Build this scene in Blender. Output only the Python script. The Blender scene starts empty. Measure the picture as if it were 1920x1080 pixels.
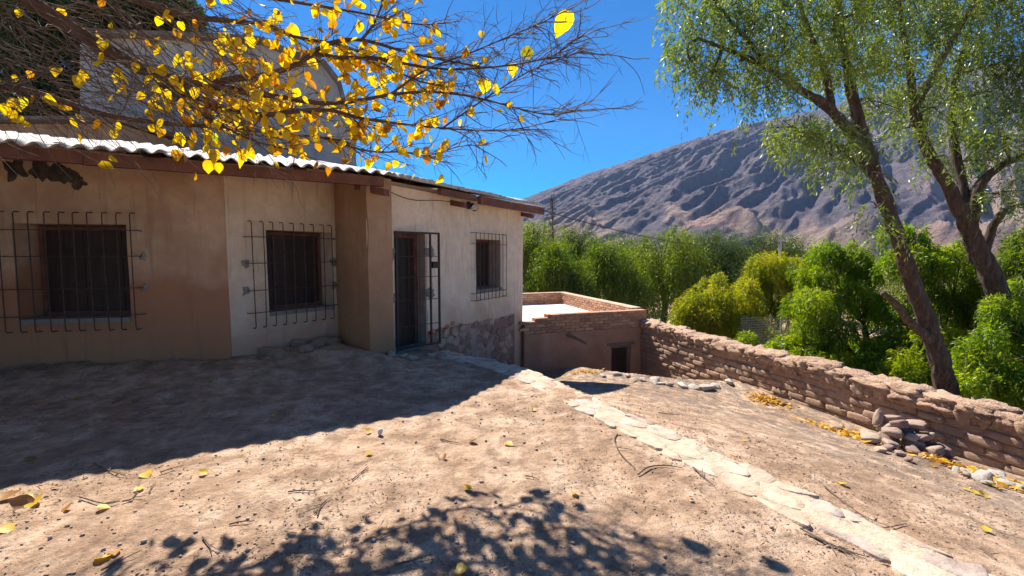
import bpy, bmesh, math, random
import numpy as np
from mathutils import Vector, Matrix, noise as mnoise

random.seed(7)
rng = np.random.default_rng(7)
R = math.radians
scene = bpy.context.scene
COL = scene.collection

# ------------------------------------------------------------------ camera
FPX = 860.0                                  # focal length in photo pixels (1920 wide)
PITCH = math.atan(64 / FPX)
EYE = np.array([0.0, 0.0, 1.6])
cam_d = bpy.data.cameras.new('camera')
cam_d.sensor_width = 36.0
cam_d.lens = FPX / 1920 * 36
cam_d.clip_start = 0.05
cam_d.clip_end = 9000
cam = bpy.data.objects.new('camera', cam_d)
cam.location = EYE
cam.rotation_euler = (R(90) - PITCH, 0, 0)
COL.objects.link(cam)
scene.camera = cam

# ------------------------------------------------------------------ sky, sun, exposure
SUN_EL, SUN_AZ = R(49), R(-26)               # azimuth measured from +Y towards +X
SUNV = Vector((math.sin(SUN_AZ) * math.cos(SUN_EL), math.cos(SUN_AZ) * math.cos(SUN_EL), math.sin(SUN_EL)))
world = bpy.data.worlds.new('World')
scene.world = world
world.use_nodes = True
wn = world.node_tree
sky = wn.nodes.new('ShaderNodeTexSky')
sky.sky_type = 'NISHITA'
sky.sun_disc = False
sky.sun_elevation = SUN_EL
sky.sun_rotation = SUN_AZ
sky.altitude = 2400
sky.air_density = 1.0
sky.dust_density = 0.0
sky.ozone_density = 5.0
bg = wn.nodes['Background']
bg.inputs[1].default_value = 0.073
sat = wn.nodes.new('ShaderNodeHueSaturation')
sat.inputs['Saturation'].default_value = 1.8
wn.links.new(sky.outputs[0], sat.inputs['Color'])
wn.links.new(sat.outputs[0], bg.inputs[0])
sun_d = bpy.data.lights.new('sun', 'SUN')
sun_d.energy = 5.0
sun_d.angle = R(0.5)
sun_d.color = (1.0, 0.91, 0.79)
sun = bpy.data.objects.new('sun', sun_d)
sun.rotation_euler = (-SUNV).to_track_quat('-Z', 'Y').to_euler()
sun.location = SUNV * 60
COL.objects.link(sun)
scene.view_settings.view_transform = 'Standard'
scene.view_settings.look = 'None'
scene.view_settings.gamma = 1
scene.view_settings.exposure = 1.1
scene.render.engine = 'CYCLES'
scene.cycles.use_denoising = True
scene.cycles.max_bounces = 6
scene.cycles.transparent_max_bounces = 6
scene.cycles.sample_clamp_indirect = 6


# ------------------------------------------------------------------ helpers
def at(px, py, Y):
    """world point seen at a photo pixel, at true depth Y metres ahead of the camera"""
    xc = (px - 960) / FPX
    yc = (540 - py) / FPX
    d = np.array([xc, math.cos(PITCH) + yc * math.sin(PITCH), -math.sin(PITCH) + yc * math.cos(PITCH)])
    return EYE + d * (Y / d[1])


def onz(px, py, z):
    p = at(px, py, 1.0) - EYE
    return EYE + p * ((z - 1.6) / p[2])


def hsh(ix, iy, seed):
    v = np.sin(ix * 127.1 + iy * 311.7 + seed * 74.7) * 43758.5453
    return v - np.floor(v)


def vnoise(x, y, seed=0):
    ix = np.floor(x); iy = np.floor(y)
    fx = x - ix; fy = y - iy
    fx = fx * fx * (3 - 2 * fx); fy = fy * fy * (3 - 2 * fy)
    a = hsh(ix, iy, seed); b = hsh(ix + 1, iy, seed)
    c = hsh(ix, iy + 1, seed); d = hsh(ix + 1, iy + 1, seed)
    return (a + (b - a) * fx) * (1 - fy) + (c + (d - c) * fx) * fy


def fbm(x, y, oct=4, seed=0, gain=0.5):
    s = 0; a = 1; t = 0
    for o in range(oct):
        s = s + a * vnoise(x * 2 ** o, y * 2 ** o, seed + o * 13)
        t += a; a *= gain
    return s / t - 0.5


def sstep(a, b, x):
    t = np.clip((x - a) / (b - a), 0, 1)
    return t * t * (3 - 2 * t)


def root_loc(p):
    v = Vector((0, 0, 0))
    while p is not None:
        v = v + p.location
        p = p.parent
    return v


def link(o, parent=None):
    COL.objects.link(o)
    if parent is not None:
        o.parent = parent
    return o


def mesh_from(name, V, F, mat, smooth=False):
    me = bpy.data.meshes.new(name)
    V = np.asarray(V, dtype=np.float32)
    if isinstance(F, np.ndarray):
        k = F.shape[1]; n = F.shape[0]
        me.vertices.add(len(V)); me.vertices.foreach_set('co', V.ravel())
        me.loops.add(n * k); me.loops.foreach_set('vertex_index', F.astype(np.int32).ravel())
        me.polygons.add(n); me.polygons.foreach_set('loop_start', np.arange(0, n * k, k, dtype=np.int32))
        me.update(calc_edges=True)
    else:
        me.from_pydata(V.tolist(), [], F)
        me.update()
    if smooth:
        me.polygons.foreach_set('use_smooth', np.ones(len(me.polygons), dtype=bool))
    for m in (mat if isinstance(mat, (list, tuple)) else [mat]):
        me.materials.append(m)
    return me


def obj(name, V, F, mat, parent=None, smooth=False):
    """mesh given in world coordinates; parented meshes are stored relative to the parent"""
    V = np.asarray(V, dtype=np.float64)
    if parent is not None:
        V = V - np.array(root_loc(parent))
    o = bpy.data.objects.new(name, mesh_from(name, V, F, mat, smooth))
    return link(o, parent)


def inst(name, me, loc, rot=(0, 0, 0), scale=(1, 1, 1), parent=None):
    o = bpy.data.objects.new(name, me)
    l = Vector(loc)
    if parent is not None:
        l = l - root_loc(parent)
    o.location = l; o.rotation_euler = rot; o.scale = scale
    return link(o, parent)


def thing(name, label, cat, loc=(0, 0, 0), group=None):
    o = bpy.data.objects.new(name, None)
    o.location = loc; o.empty_display_size = 0.1
    COL.objects.link(o)
    return tag(o, label, cat, group)


def tag(o, label, cat, group=None, kind=None):
    o['label'] = label; o['category'] = cat
    if group: o['group'] = group
    if kind: o['kind'] = kind
    return o


class MB:
    def __init__(s):
        s.V = []; s.F = []

    def add(s, V, F):
        n = len(s.V)
        s.V.extend([tuple(v) for v in V]); s.F.extend([tuple(i + n for i in f) for f in F])

    def quadbox(s, c):      # eight corners: bottom 4 ccw, top 4 ccw
        s.add(c, [(0, 3, 2, 1), (4, 5, 6, 7), (0, 1, 5, 4), (1, 2, 6, 5), (2, 3, 7, 6), (3, 0, 4, 7)])

    def tube(s, P, rad, n=6, cap=True):
        V, F = tube(P, rad, n, cap); s.add(V, F)

    def build(s, name, mat, parent=None, smooth=False):
        return obj(name, s.V, s.F, mat, parent, smooth)


def tube(P, rad, n=6, cap=True):
    P = np.asarray(P, float); m = len(P)
    rad = np.full(m, rad) if np.isscalar(rad) else np.asarray(rad, float)
    T = np.gradient(P, axis=0); T /= np.linalg.norm(T, axis=1)[:, None] + 1e-9
    up = np.array([0, 0, 1.0]) if abs(T[0][2]) < 0.9 else np.array([1.0, 0, 0])
    a = np.cross(T[0], up); a /= np.linalg.norm(a)
    V = []
    for i in range(m):
        a = a - T[i] * (a @ T[i]); a /= np.linalg.norm(a) + 1e-9
        b = np.cross(T[i], a)
        for k in range(n):
            t = 2 * math.pi * k / n
            V.append(P[i] + rad[i] * (math.cos(t) * a + math.sin(t) * b))
    F = []
    for i in range(m - 1):
        for k in range(n):
            k2 = (k + 1) % n
            F.append((i * n + k, i * n + k2, (i + 1) * n + k2, (i + 1) * n + k))
    if cap:
        F.append(tuple(range(n - 1, -1, -1))); F.append(tuple((m - 1) * n + k for k in range(n)))
    return V, F


def spline(P, k=6):
    """Catmull-Rom through rows of P (extra columns interpolated too)"""
    P = np.asarray(P, float)
    Q = np.vstack([2 * P[0] - P[1], P, 2 * P[-1] - P[-2]])
    out = []
    for i in range(1, len(Q) - 2):
        for j in range(k):
            t = j / k
            a, b, c, d = Q[i - 1], Q[i], Q[i + 1], Q[i + 2]
            out.append(0.5 * (2 * b + (c - a) * t + (2 * a - 5 * b + 4 * c - d) * t * t + (3 * b - a - 3 * c + d) * t ** 3))
    out.append(P[-1])
    return np.array(out)


# ------------------------------------------------------------------ materials
def mat_new(name):
    m = bpy.data.materials.new(name)
    m.use_nodes = True
    return m, m.node_tree, m.node_tree.nodes['Principled BSDF']


def nd(nt, t, **kw):
    n = nt.nodes.new(t)
    for k, v in kw.items(): setattr(n, k, v)
    return n


def noise(nt, vec, scale, detail=4, rough=0.55, dist=0.0):
    n = nd(nt, 'ShaderNodeTexNoise')
    n.inputs['Scale'].default_value = scale; n.inputs['Detail'].default_value = detail
    n.inputs['Roughness'].default_value = rough; n.inputs['Distortion'].default_value = dist
    nt.links.new(vec, n.inputs['Vector'])
    return n.outputs['Fac']


def ramp(nt, fac, stops, interp='LINEAR'):
    r = nd(nt, 'ShaderNodeValToRGB')
    r.color_ramp.interpolation = interp
    el = r.color_ramp.elements
    while len(el) < len(stops): el.new(0.5)
    for e, (p, c) in zip(el, stops):
        e.position = p
        e.color = (c, c, c, 1) if np.isscalar(c) else (*c[:3], 1)
    nt.links.new(fac, r.inputs['Fac'])
    return r.outputs['Color']


def mix(nt, fac, a, b, blend='MIX'):
    m = nd(nt, 'ShaderNodeMix', data_type='RGBA', blend_type=blend)
    for s, v in ((m.inputs[0], fac), (m.inputs[6], a), (m.inputs[7], b)):
        if isinstance(v, (int, float)): s.default_value = v
        elif isinstance(v, (tuple, list)): s.default_value = (*v[:3], 1)
        else: nt.links.new(v, s)
    return m.outputs[2]


def math_n(nt, op, a, b=0.0):
    m = nd(nt, 'ShaderNodeMath', operation=op)
    for s, v in ((m.inputs[0], a), (m.inputs[1], b)):
        if isinstance(v, (int, float)): s.default_value = v
        else: nt.links.new(v, s)
    return m.outputs[0]


def bump(nt, bsdf, hs, strength=0.5, dist=0.02):
    prev = None
    for h, st, di in hs:
        b = nd(nt, 'ShaderNodeBump')
        b.inputs['Strength'].default_value = st; b.inputs['Distance'].default_value = di
        nt.links.new(h, b.inputs['Height'])
        if prev is not None: nt.links.new(prev, b.inputs['Normal'])
        prev = b.outputs['Normal']
    nt.links.new(prev, bsdf.inputs['Normal'])


def coords(nt, kind='Object'):
    return nd(nt, 'ShaderNodeTexCoord').outputs[kind]


def geopos(nt):
    return nd(nt, 'ShaderNodeNewGeometry').outputs['Position']


def simple(name, stops, scale=3.0, detail=5, rough=0.9, bstr=0.4, bscale=30, bdist=0.01, rand=0.0, randcols=None, stretch=None, world=False):
    m, nt, b = mat_new(name)
    vec = geopos(nt) if world else coords(nt)
    if stretch:
        mp = nd(nt, 'ShaderNodeMapping'); mp.inputs['Scale'].default_value = stretch
        nt.links.new(vec, mp.inputs['Vector']); vec = mp.outputs['Vector']
    if rand or randcols:
        oi = nd(nt, 'ShaderNodeObjectInfo')
        ad = nd(nt, 'ShaderNodeVectorMath', operation='ADD')
        ml = math_n(nt, 'MULTIPLY', oi.outputs['Random'], 37.0)
        nt.links.new(vec, ad.inputs[0]); nt.links.new(ml, ad.inputs[1])
        vec = ad.outputs[0]
    f = noise(nt, vec, scale, detail)
    c = ramp(nt, f, stops)
    if randcols:
        rc = ramp(nt, oi.outputs['Random'], randcols, 'CONSTANT' if len(randcols) > 3 else 'LINEAR')
        c = mix(nt, 1.0, c, rc, 'MULTIPLY')
    if rand:
        hsv = nd(nt, 'ShaderNodeHueSaturation')
        v = math_n(nt, 'ADD', math_n(nt, 'MULTIPLY', oi.outputs['Random'], rand), 1 - rand / 2)
        nt.links.new(v, hsv.inputs['Value']); nt.links.new(c, hsv.inputs['Color'])
        c = hsv.outputs['Color']
    nt.links.new(c, b.inputs['Base Color'])
    b.inputs['Roughness'].default_value = rough
    if bstr:
        bump(nt, b, [(noise(nt, vec, bscale, 5, 0.6), bstr, bdist)])
    return m


def plaster(name, base, dark, stain, lo=0.1, hi=1.4, stain_amt=0.8, seed=0.0):
    """lime plaster: mottled, with an irregular rising-damp / mud-splash stain"""
    m, nt, b = mat_new(name)
    p = geopos(nt)
    ad = nd(nt, 'ShaderNodeVectorMath', operation='ADD'); ad.inputs[1].default_value = (seed, seed * 1.7, 0)
    nt.links.new(p, ad.inputs[0]); q = ad.outputs[0]
    f1 = noise(nt, q, 1.3, 6, 0.6, 0.3); f2 = noise(nt, q, 7, 5, 0.65)
    c = ramp(nt, f1, [(0.36, dark), (0.58, base)])
    c = mix(nt, ramp(nt, f2, [(0.42, 0.0), (0.68, 0.5)]), c, tuple(v * 0.68 for v in base))
    z = nd(nt, 'ShaderNodeSeparateXYZ'); nt.links.new(p, z.inputs[0])
    h = math_n(nt, 'ADD', z.outputs[2], math_n(nt, 'MULTIPLY', math_n(nt, 'SUBTRACT', noise(nt, q, 0.9, 4, 0.6, 0.5), 0.5), 2.6))
    mr = nd(nt, 'ShaderNodeMapRange'); mr.inputs[1].default_value = lo; mr.inputs[2].default_value = hi
    mr.inputs[3].default_value = stain_amt; mr.inputs[4].default_value = 0.0
    nt.links.new(h, mr.inputs[0])
    c = mix(nt, mr.outputs[0], c, stain)
    # thin vertical drip marks
    mp = nd(nt, 'ShaderNodeMapping'); mp.inputs['Scale'].default_value = (6, 6, 0.5)
    nt.links.new(q, mp.inputs['Vector'])
    dr = ramp(nt, noise(nt, mp.outputs['Vector'], 1.6, 3, 0.6), [(0.55, 0.0), (0.75, 0.45)])
    c = mix(nt, dr, c, tuple(v * 0.62 for v in stain))
    # little chips
    ch = ramp(nt, noise(nt, q, 23, 2, 0.5), [(0.74, 0.0), (0.78, 0.55)])
    c = mix(nt, ch, c, tuple(v * 0.45 for v in stain))
    nt.links.new(c, b.inputs['Base Color'])
    b.inputs['Roughness'].default_value = 0.92
    bump(nt, b, [(noise(nt, q, 4, 4), 0.35, 0.03), (noise(nt, q, 45, 5, 0.65), 0.35, 0.006)])
    return m


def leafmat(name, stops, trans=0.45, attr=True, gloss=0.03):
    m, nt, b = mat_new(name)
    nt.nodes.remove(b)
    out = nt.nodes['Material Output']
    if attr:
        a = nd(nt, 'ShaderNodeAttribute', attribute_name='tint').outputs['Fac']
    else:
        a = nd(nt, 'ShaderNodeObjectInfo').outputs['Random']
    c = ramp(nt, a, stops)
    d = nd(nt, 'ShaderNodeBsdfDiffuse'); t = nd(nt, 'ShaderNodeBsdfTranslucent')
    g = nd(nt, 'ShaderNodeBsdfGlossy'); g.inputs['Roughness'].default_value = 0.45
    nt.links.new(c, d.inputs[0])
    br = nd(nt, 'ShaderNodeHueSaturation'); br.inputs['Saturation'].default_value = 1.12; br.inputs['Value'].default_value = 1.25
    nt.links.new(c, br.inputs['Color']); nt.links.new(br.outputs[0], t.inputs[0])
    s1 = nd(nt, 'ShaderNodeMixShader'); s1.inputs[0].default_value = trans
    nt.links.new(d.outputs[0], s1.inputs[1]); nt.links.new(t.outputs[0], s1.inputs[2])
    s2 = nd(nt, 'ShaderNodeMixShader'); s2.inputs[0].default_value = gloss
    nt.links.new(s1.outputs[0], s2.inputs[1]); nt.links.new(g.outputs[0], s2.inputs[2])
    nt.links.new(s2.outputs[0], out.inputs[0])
    return m


def ground_mat():
    m, nt, b = mat_new('dry_earth')
    p = geopos(nt)
    f1 = noise(nt, p, 0.9, 6, 0.62, 0.4); f2 = noise(nt, p, 4.5, 7, 0.68, 0.3); f3 = noise(nt, p, 26, 6, 0.7)
    f4 = noise(nt, p, 120, 3, 0.6)
    c = ramp(nt, f1, [(0.32, (0.38, 0.245, 0.155)), (0.5, (0.56, 0.385, 0.262)), (0.66, (0.72, 0.54, 0.395))])
    c = mix(nt, ramp(nt, f2, [(0.46, 0.0), (0.62, 0.75)]), c, (0.25, 0.155, 0.10))
    c = mix(nt, ramp(nt, f2, [(0.32, 0.8), (0.45, 0.0)]), c, (0.74, 0.56, 0.43))
    c = mix(nt, ramp(nt, f3, [(0.52, 0.0), (0.72, 0.75)]), c, (0.2, 0.13, 0.09))
    c = mix(nt, ramp(nt, f4, [(0.6, 0.0), (0.75, 0.6)]), c, (0.13, 0.085, 0.06))
    mq = nd(nt, 'ShaderNodeMapping'); mq.inputs['Scale'].default_value = (60, 9, 1); mq.inputs['Rotation'].default_value = (0, 0, R(55))
    nt.links.new(p, mq.inputs['Vector'])
    fs = noise(nt, mq.outputs['Vector'], 1.0, 4, 0.7, 1.2)
    c = mix(nt, ramp(nt, fs, [(0.58, 0.0), (0.72, 0.55)]), c, (0.2, 0.13, 0.085))
    # old litter / ash patches, mostly on the lower terrace
    at_ = nd(nt, 'ShaderNodeAttribute', attribute_name='litter').outputs['Fac']
    mp = nd(nt, 'ShaderNodeMapping'); mp.inputs['Scale'].default_value = (2.2, 0.9, 1); mp.inputs['Rotation'].default_value = (0, 0, R(20))
    nt.links.new(p, mp.inputs['Vector'])
    lit = ramp(nt, noise(nt, mp.outputs['Vector'], 3.0, 8, 0.75, 0.4), [(0.39, 0.0), (0.56, 0.8)])
    c = mix(nt, math_n(nt, 'MULTIPLY', lit, at_), c, (0.16, 0.135, 0.115))
    nt.links.new(c, b.inputs['Base Color'])
    b.inputs['Roughness'].default_value = 0.95
    b.inputs['Specular IOR Level'].default_value = 0.15
    bump(nt, b, [(noise(nt, p, 9, 6, 0.65), 0.8, 0.05), (f3, 0.9, 0.02), (f4, 0.8, 0.008)])
    return m


def rock_mat():
    m, nt, b = mat_new('mountain_rock')
    p = geopos(nt)
    mp = nd(nt, 'ShaderNodeMapping'); mp.inputs['Rotation'].default_value = (0, 0, R(46)); mp.inputs['Scale'].default_value = (0.016, 0.003, 0.006)
    nt.links.new(p, mp.inputs['Vector'])
    f = noise(nt, mp.outputs['Vector'], 2.5, 8, 0.68, 0.6)
    f2 = noise(nt, p, 0.035, 8, 0.7)
    c = ramp(nt, f, [(0.3, (0.12, 0.105, 0.135)), (0.5, (0.185, 0.158, 0.185)), (0.72, (0.29, 0.24, 0.25))])
    c = mix(nt, ramp(nt, f2, [(0.5, 0.0), (0.72, 0.6)]), c, (0.22, 0.18, 0.165))
    tan = nd(nt, 'ShaderNodeAttribute', attribute_name='tan').outputs['Fac']
    pink = ramp(nt, noise(nt, p, 0.006, 5, 0.6), [(0.35, (0.60, 0.46, 0.30)), (0.5, (0.54, 0.39, 0.31)), (0.68, (0.52, 0.31, 0.23))])
    c = mix(nt, tan, c, pink)
    nt.links.new(c, b.inputs['Base Color'])
    b.inputs['Roughness'].default_value = 0.95
    b.inputs['Specular IOR Level'].default_value = 0.1
    bump(nt, b, [(noise(nt, p, 0.05, 9, 0.7), 1.0, 34.0)])
    return m


MT = {}
MT['ground'] = ground_mat()
MT['rock'] = rock_mat()
MT['plaster'] = plaster('cream_plaster', (0.88, 0.71, 0.535), (0.76, 0.595, 0.43), (0.55, 0.32, 0.21), -0.15, 0.75, 0.85, 0)
MT['plaster2'] = plaster('cream_plaster_stained', (0.74, 0.59, 0.43), (0.60, 0.46, 0.32), (0.50, 0.28, 0.18), 0.35, 1.15, 0.9, 3.1)
MT['ochre'] = plaster('ochre_plaster', (0.62, 0.43, 0.285), (0.47, 0.285, 0.17), (0.40, 0.17, 0.08), 1.1, 1.8, 0.9, 8.4)
MT['ochre2'] = plaster('brown_plaster', (0.48, 0.31, 0.185), (0.38, 0.225, 0.125), (0.36, 0.175, 0.09), 0.2, 1.8, 0.9, 5.0)
MT['grey_wall'] = plaster('grey_plaster', (0.5, 0.46, 0.4), (0.4, 0.36, 0.31), (0.36, 0.3, 0.25), 1.0, 3.0, 0.5, 2.2)
MT['mortar'] = simple('rubble_mortar', [(0.3, (0.32, 0.225, 0.17)), (0.7, (0.46, 0.34, 0.27))], 6, bstr=0.8, bscale=18, bdist=0.03, world=True)
MT['basestone'] = simple('base_stone', [(0.3, (0.62, 0.55, 0.55)), (0.7, (1, 0.95, 0.93))], 5, bstr=0.8, bscale=14, bdist=0.02,
                         randcols=[(0, (0.42, 0.25, 0.175)), (0.3, (0.54, 0.35, 0.235)), (0.55, (0.38, 0.225, 0.17)), (0.8, (0.60, 0.42, 0.29))])
MT['cement'] = simple('cement_patch', [(0.3, (0.2, 0.18, 0.155)), (0.7, (0.3, 0.27, 0.23))], 12, bstr=0.6, bscale=40, world=True)
MT['sheet'] = simple('fibre_cement_sheet', [(0.25, (0.40, 0.385, 0.36)), (0.5, (0.62, 0.6, 0.57)), (0.75, (0.72, 0.7, 0.67))], 3.5, 7, 0.85, 0.3, 60, 0.004, rand=0.25)
MT['wood'] = simple('red_timber', [(0.3, (0.1, 0.04, 0.026)), (0.6, (0.19, 0.075, 0.045)), (0.8, (0.26, 0.12, 0.075))], 5, 6, 0.7, 0.4, 30, 0.006, rand=0.3, world=True)
MT['darkwood'] = simple('shutter_wood', [(0.3, (0.022, 0.011, 0.008)), (0.7, (0.05, 0.024, 0.017))], 3, 6, 0.6, 0.4, 14, 0.006, rand=0.35, stretch=(8, 8, 0.7), world=True)
MT['oldwood'] = simple('weathered_wood', [(0.3, (0.14, 0.10, 0.075)), (0.7, (0.27, 0.2, 0.15))], 4, 6, 0.85, 0.5, 22, 0.008, world=True)
MT['iron'] = simple('rusty_iron', [(0.35, (0.03, 0.022, 0.02)), (0.7, (0.10, 0.05, 0.035))], 25, 4, 0.65, 0.2, 80, 0.002, world=True)
MT['blackiron'] = simple('black_iron', [(0.35, (0.012, 0.011, 0.011)), (0.7, (0.03, 0.026, 0.024))], 20, 4, 0.5, 0.0, world=True)
MT['metal'] = simple('grey_metal', [(0.3, (0.32, 0.32, 0.32)), (0.7, (0.5, 0.5, 0.5))], 12, 3, 0.45, 0.0)
MT['adobe'] = simple('adobe', [(0.3, (0.46, 0.29, 0.195)), (0.55, (0.59, 0.395, 0.275)), (0.75, (0.72, 0.535, 0.40))], 3, 7, 0.95, 1.0, 9, 0.05, rand=0.2)
MT['mudwall'] = simple('mud_render', [(0.3, (0.34, 0.175, 0.10)), (0.55, (0.43, 0.235, 0.145)), (0.75, (0.5, 0.30, 0.195))], 2.2, 7, 0.95, 0.5, 22, 0.02, world=True)
MT['brick'] = simple('fired_adobe_brick', [(0.3, (0.40, 0.195, 0.105)), (0.7, (0.56, 0.31, 0.185))], 7, 5, 0.92, 0.6, 40, 0.008, rand=0.55)
MT['white_roof'] = simple('white_roof_membrane', [(0.3, (0.72, 0.74, 0.76)), (0.7, (0.82, 0.83, 0.84))], 2, 4, 0.7, 0.1, 30, world=True)
PALE = [(0, (0.58, 0.47, 0.37)), (0.2, (0.62, 0.53, 0.43)), (0.38, (0.53, 0.475, 0.375)), (0.5, (0.62, 0.50, 0.385)), (0.64, (0.49, 0.40, 0.36)),
        (0.74, (0.60, 0.52, 0.43)), (0.86, (0.47, 0.34, 0.29)), (0.93, (0.50, 0.45, 0.40))]
MT['flag'] = simple('pale_flagstone', [(0.28, (0.52, 0.48, 0.44)), (0.5, (0.83, 0.80, 0.76)), (0.72, (1.0, 0.98, 0.95))], 7, 8, 0.85, 0.9, 9, 0.03, randcols=PALE)
MT['pathbed'] = simple('path_mortar', [(0.3, (0.46, 0.33, 0.235)), (0.7, (0.62, 0.48, 0.36))], 7, 6, 0.95, 0.9, 30, 0.02, world=True)
MT['stone'] = simple('field_stone', [(0.3, (0.6, 0.56, 0.53)), (0.7, (1, 0.97, 0.94))], 3, 6, 0.85, 0.6, 12, 0.02,
                     randcols=[(0, (0.46, 0.345, 0.285)), (0.25, (0.54, 0.45, 0.36)), (0.5, (0.38, 0.265, 0.235)), (0.7, (0.48, 0.37, 0.30)), (0.88, (0.60, 0.48, 0.385))])
MT['greystone'] = simple('pale_grey_stone', [(0.3, (0.38, 0.34, 0.30)), (0.7, (0.66, 0.6, 0.54))], 4, 6, 0.9, 0.7, 14, 0.03, rand=0.3)
MT['bark'] = simple('brown_bark', [(0.3, (0.04, 0.025, 0.017)), (0.55, (0.10, 0.066, 0.045)), (0.75, (0.2, 0.14, 0.10))], 4, 7, 0.9, 1.0, 9, 0.06, stretch=(5, 5, 1.0), world=True)
MT['bark2'] = simple('smooth_brown_bark', [(0.3, (0.06, 0.035, 0.024)), (0.7, (0.13, 0.08, 0.055))], 12, 5, 0.8, 0.5, 40, 0.006, world=True)
MT['twig'] = simple('grey_twig', [(0.3, (0.075, 0.05, 0.036)), (0.7, (0.19, 0.135, 0.10))], 20, 4, 0.85, 0.0, world=True)
MT['leaf_y'] = leafmat('yellow_leaf', [(0.0, (0.72, 0.46, 0.008)), (0.35, (0.85, 0.60, 0.01)), (0.68, (0.88, 0.68, 0.02)), (0.8, (0.62, 0.30, 0.012)), (0.92, (0.46, 0.19, 0.02)), (1.0, (0.5, 0.6, 0.03))], 0.6, attr=False)
MT['leaf_ya'] = leafmat('yellow_leaf_mass', [(0.0, (0.75, 0.48, 0.01)), (0.5, (0.88, 0.64, 0.015)), (0.8, (0.68, 0.36, 0.012)), (1.0, (0.45, 0.18, 0.02))], 0.6)
MT['leaf_f'] = leafmat('fallen_leaf', [(0.0, (0.62, 0.44, 0.05)), (0.45, (0.70, 0.52, 0.09)), (0.7, (0.45, 0.24, 0.05)), (1.0, (0.25, 0.14, 0.06))], 0.3, attr=False)
MT['leaf_fa'] = leafmat('fallen_leaf_mass', [(0.0, (0.65, 0.42, 0.06)), (0.45, (0.72, 0.45, 0.07)), (0.75, (0.5, 0.24, 0.05)), (1.0, (0.3, 0.17, 0.07))], 0.3)
MT['pep'] = leafmat('pepper_leaf', [(0.0, (0.04, 0.07, 0.012)), (0.5, (0.115, 0.17, 0.024)), (1.0, (0.25, 0.31, 0.045))], 0.55, gloss=0.07)
MT['pepb'] = leafmat('bright_leaf', [(0.0, (0.07, 0.13, 0.012)), (0.5, (0.16, 0.26, 0.018)), (1.0, (0.31, 0.37, 0.025))], 0.68)
MT['pepy'] = leafmat('lime_leaf', [(0.0, (0.12, 0.16, 0.015)), (0.5, (0.25, 0.29, 0.02)), (1.0, (0.42, 0.38, 0.03))], 0.68)
MT['dark'] = leafmat('dark_leaf', [(0.0, (0.022, 0.042, 0.01)), (0.5, (0.055, 0.095, 0.018)), (1.0, (0.12, 0.17, 0.03))], 0.5)
MT['mid'] = leafmat('mid_leaf', [(0.0, (0.045, 0.08, 0.012)), (0.5, (0.11, 0.175, 0.02)), (1.0, (0.24, 0.29, 0.03))], 0.55)
MT['litter'] = simple('dry_litter', [(0.3, (0.13, 0.085, 0.055)), (0.7, (0.3, 0.21, 0.14))], 30, 3, 0.9, 0.0, world=True)
MT['cable'] = simple('black_cable', [(0.3, (0.02, 0.02, 0.022)), (0.7, (0.035, 0.035, 0.04))], 10, 2, 0.6, 0.0)

# ------------------------------------------------------------------ plan of the place (metres, camera above the origin)
PA = np.array([0.18, 5.90]); PB = np.array([2.15, 2.22]); PC = np.array([-0.95, 7.0])
AW0 = np.array([3.415, 12.1]); AWD = np.array([0.279, -0.960])          # face of the adobe boundary wall
AWN = np.array([-0.960, -0.279])                                        # its normal, towards the yard
KINK = np.array([-1.744, 6.77])
DA = np.array([math.sin(R(60.4)), math.cos(R(60.4))]); UA = np.array([-DA[1], DA[0]])
DB = np.array([0.488, 0.873]); UB = np.array([-0.873, 0.488])
SL = math.tan(R(11.8)); EZ = 2.76
P12 = np.array([-3.9, 6.3]); D1 = np.array([math.sin(R(79.5)), math.cos(R(79.5))])
D2 = np.array([math.sin(R(36)), math.cos(R(36))]); P2E = P12 + D2 * 1.674
P3 = np.array([-2.13, 6.84]); D3 = DB


def path_d(X, Y):
    d1v = (PA - PB) / np.linalg.norm(PA - PB); n1 = np.array([d1v[1], -d1v[0]])
    d2v = (PC - PA) / np.linalg.norm(PC - PA); n2 = np.array([d2v[1], -d2v[0]])
    a = (X - PA[0]) * n1[0] + (Y - PA[1]) * n1[1]
    b = (X - PA[0]) * n2[0] + (Y - PA[1]) * n2[1]
    return np.maximum(a, b)


def wall_side(X, Y):        # + on the yard side of the adobe wall face
    return (X - AW0[0]) * AWN[0] + (Y - AW0[1]) * AWN[1]


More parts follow.
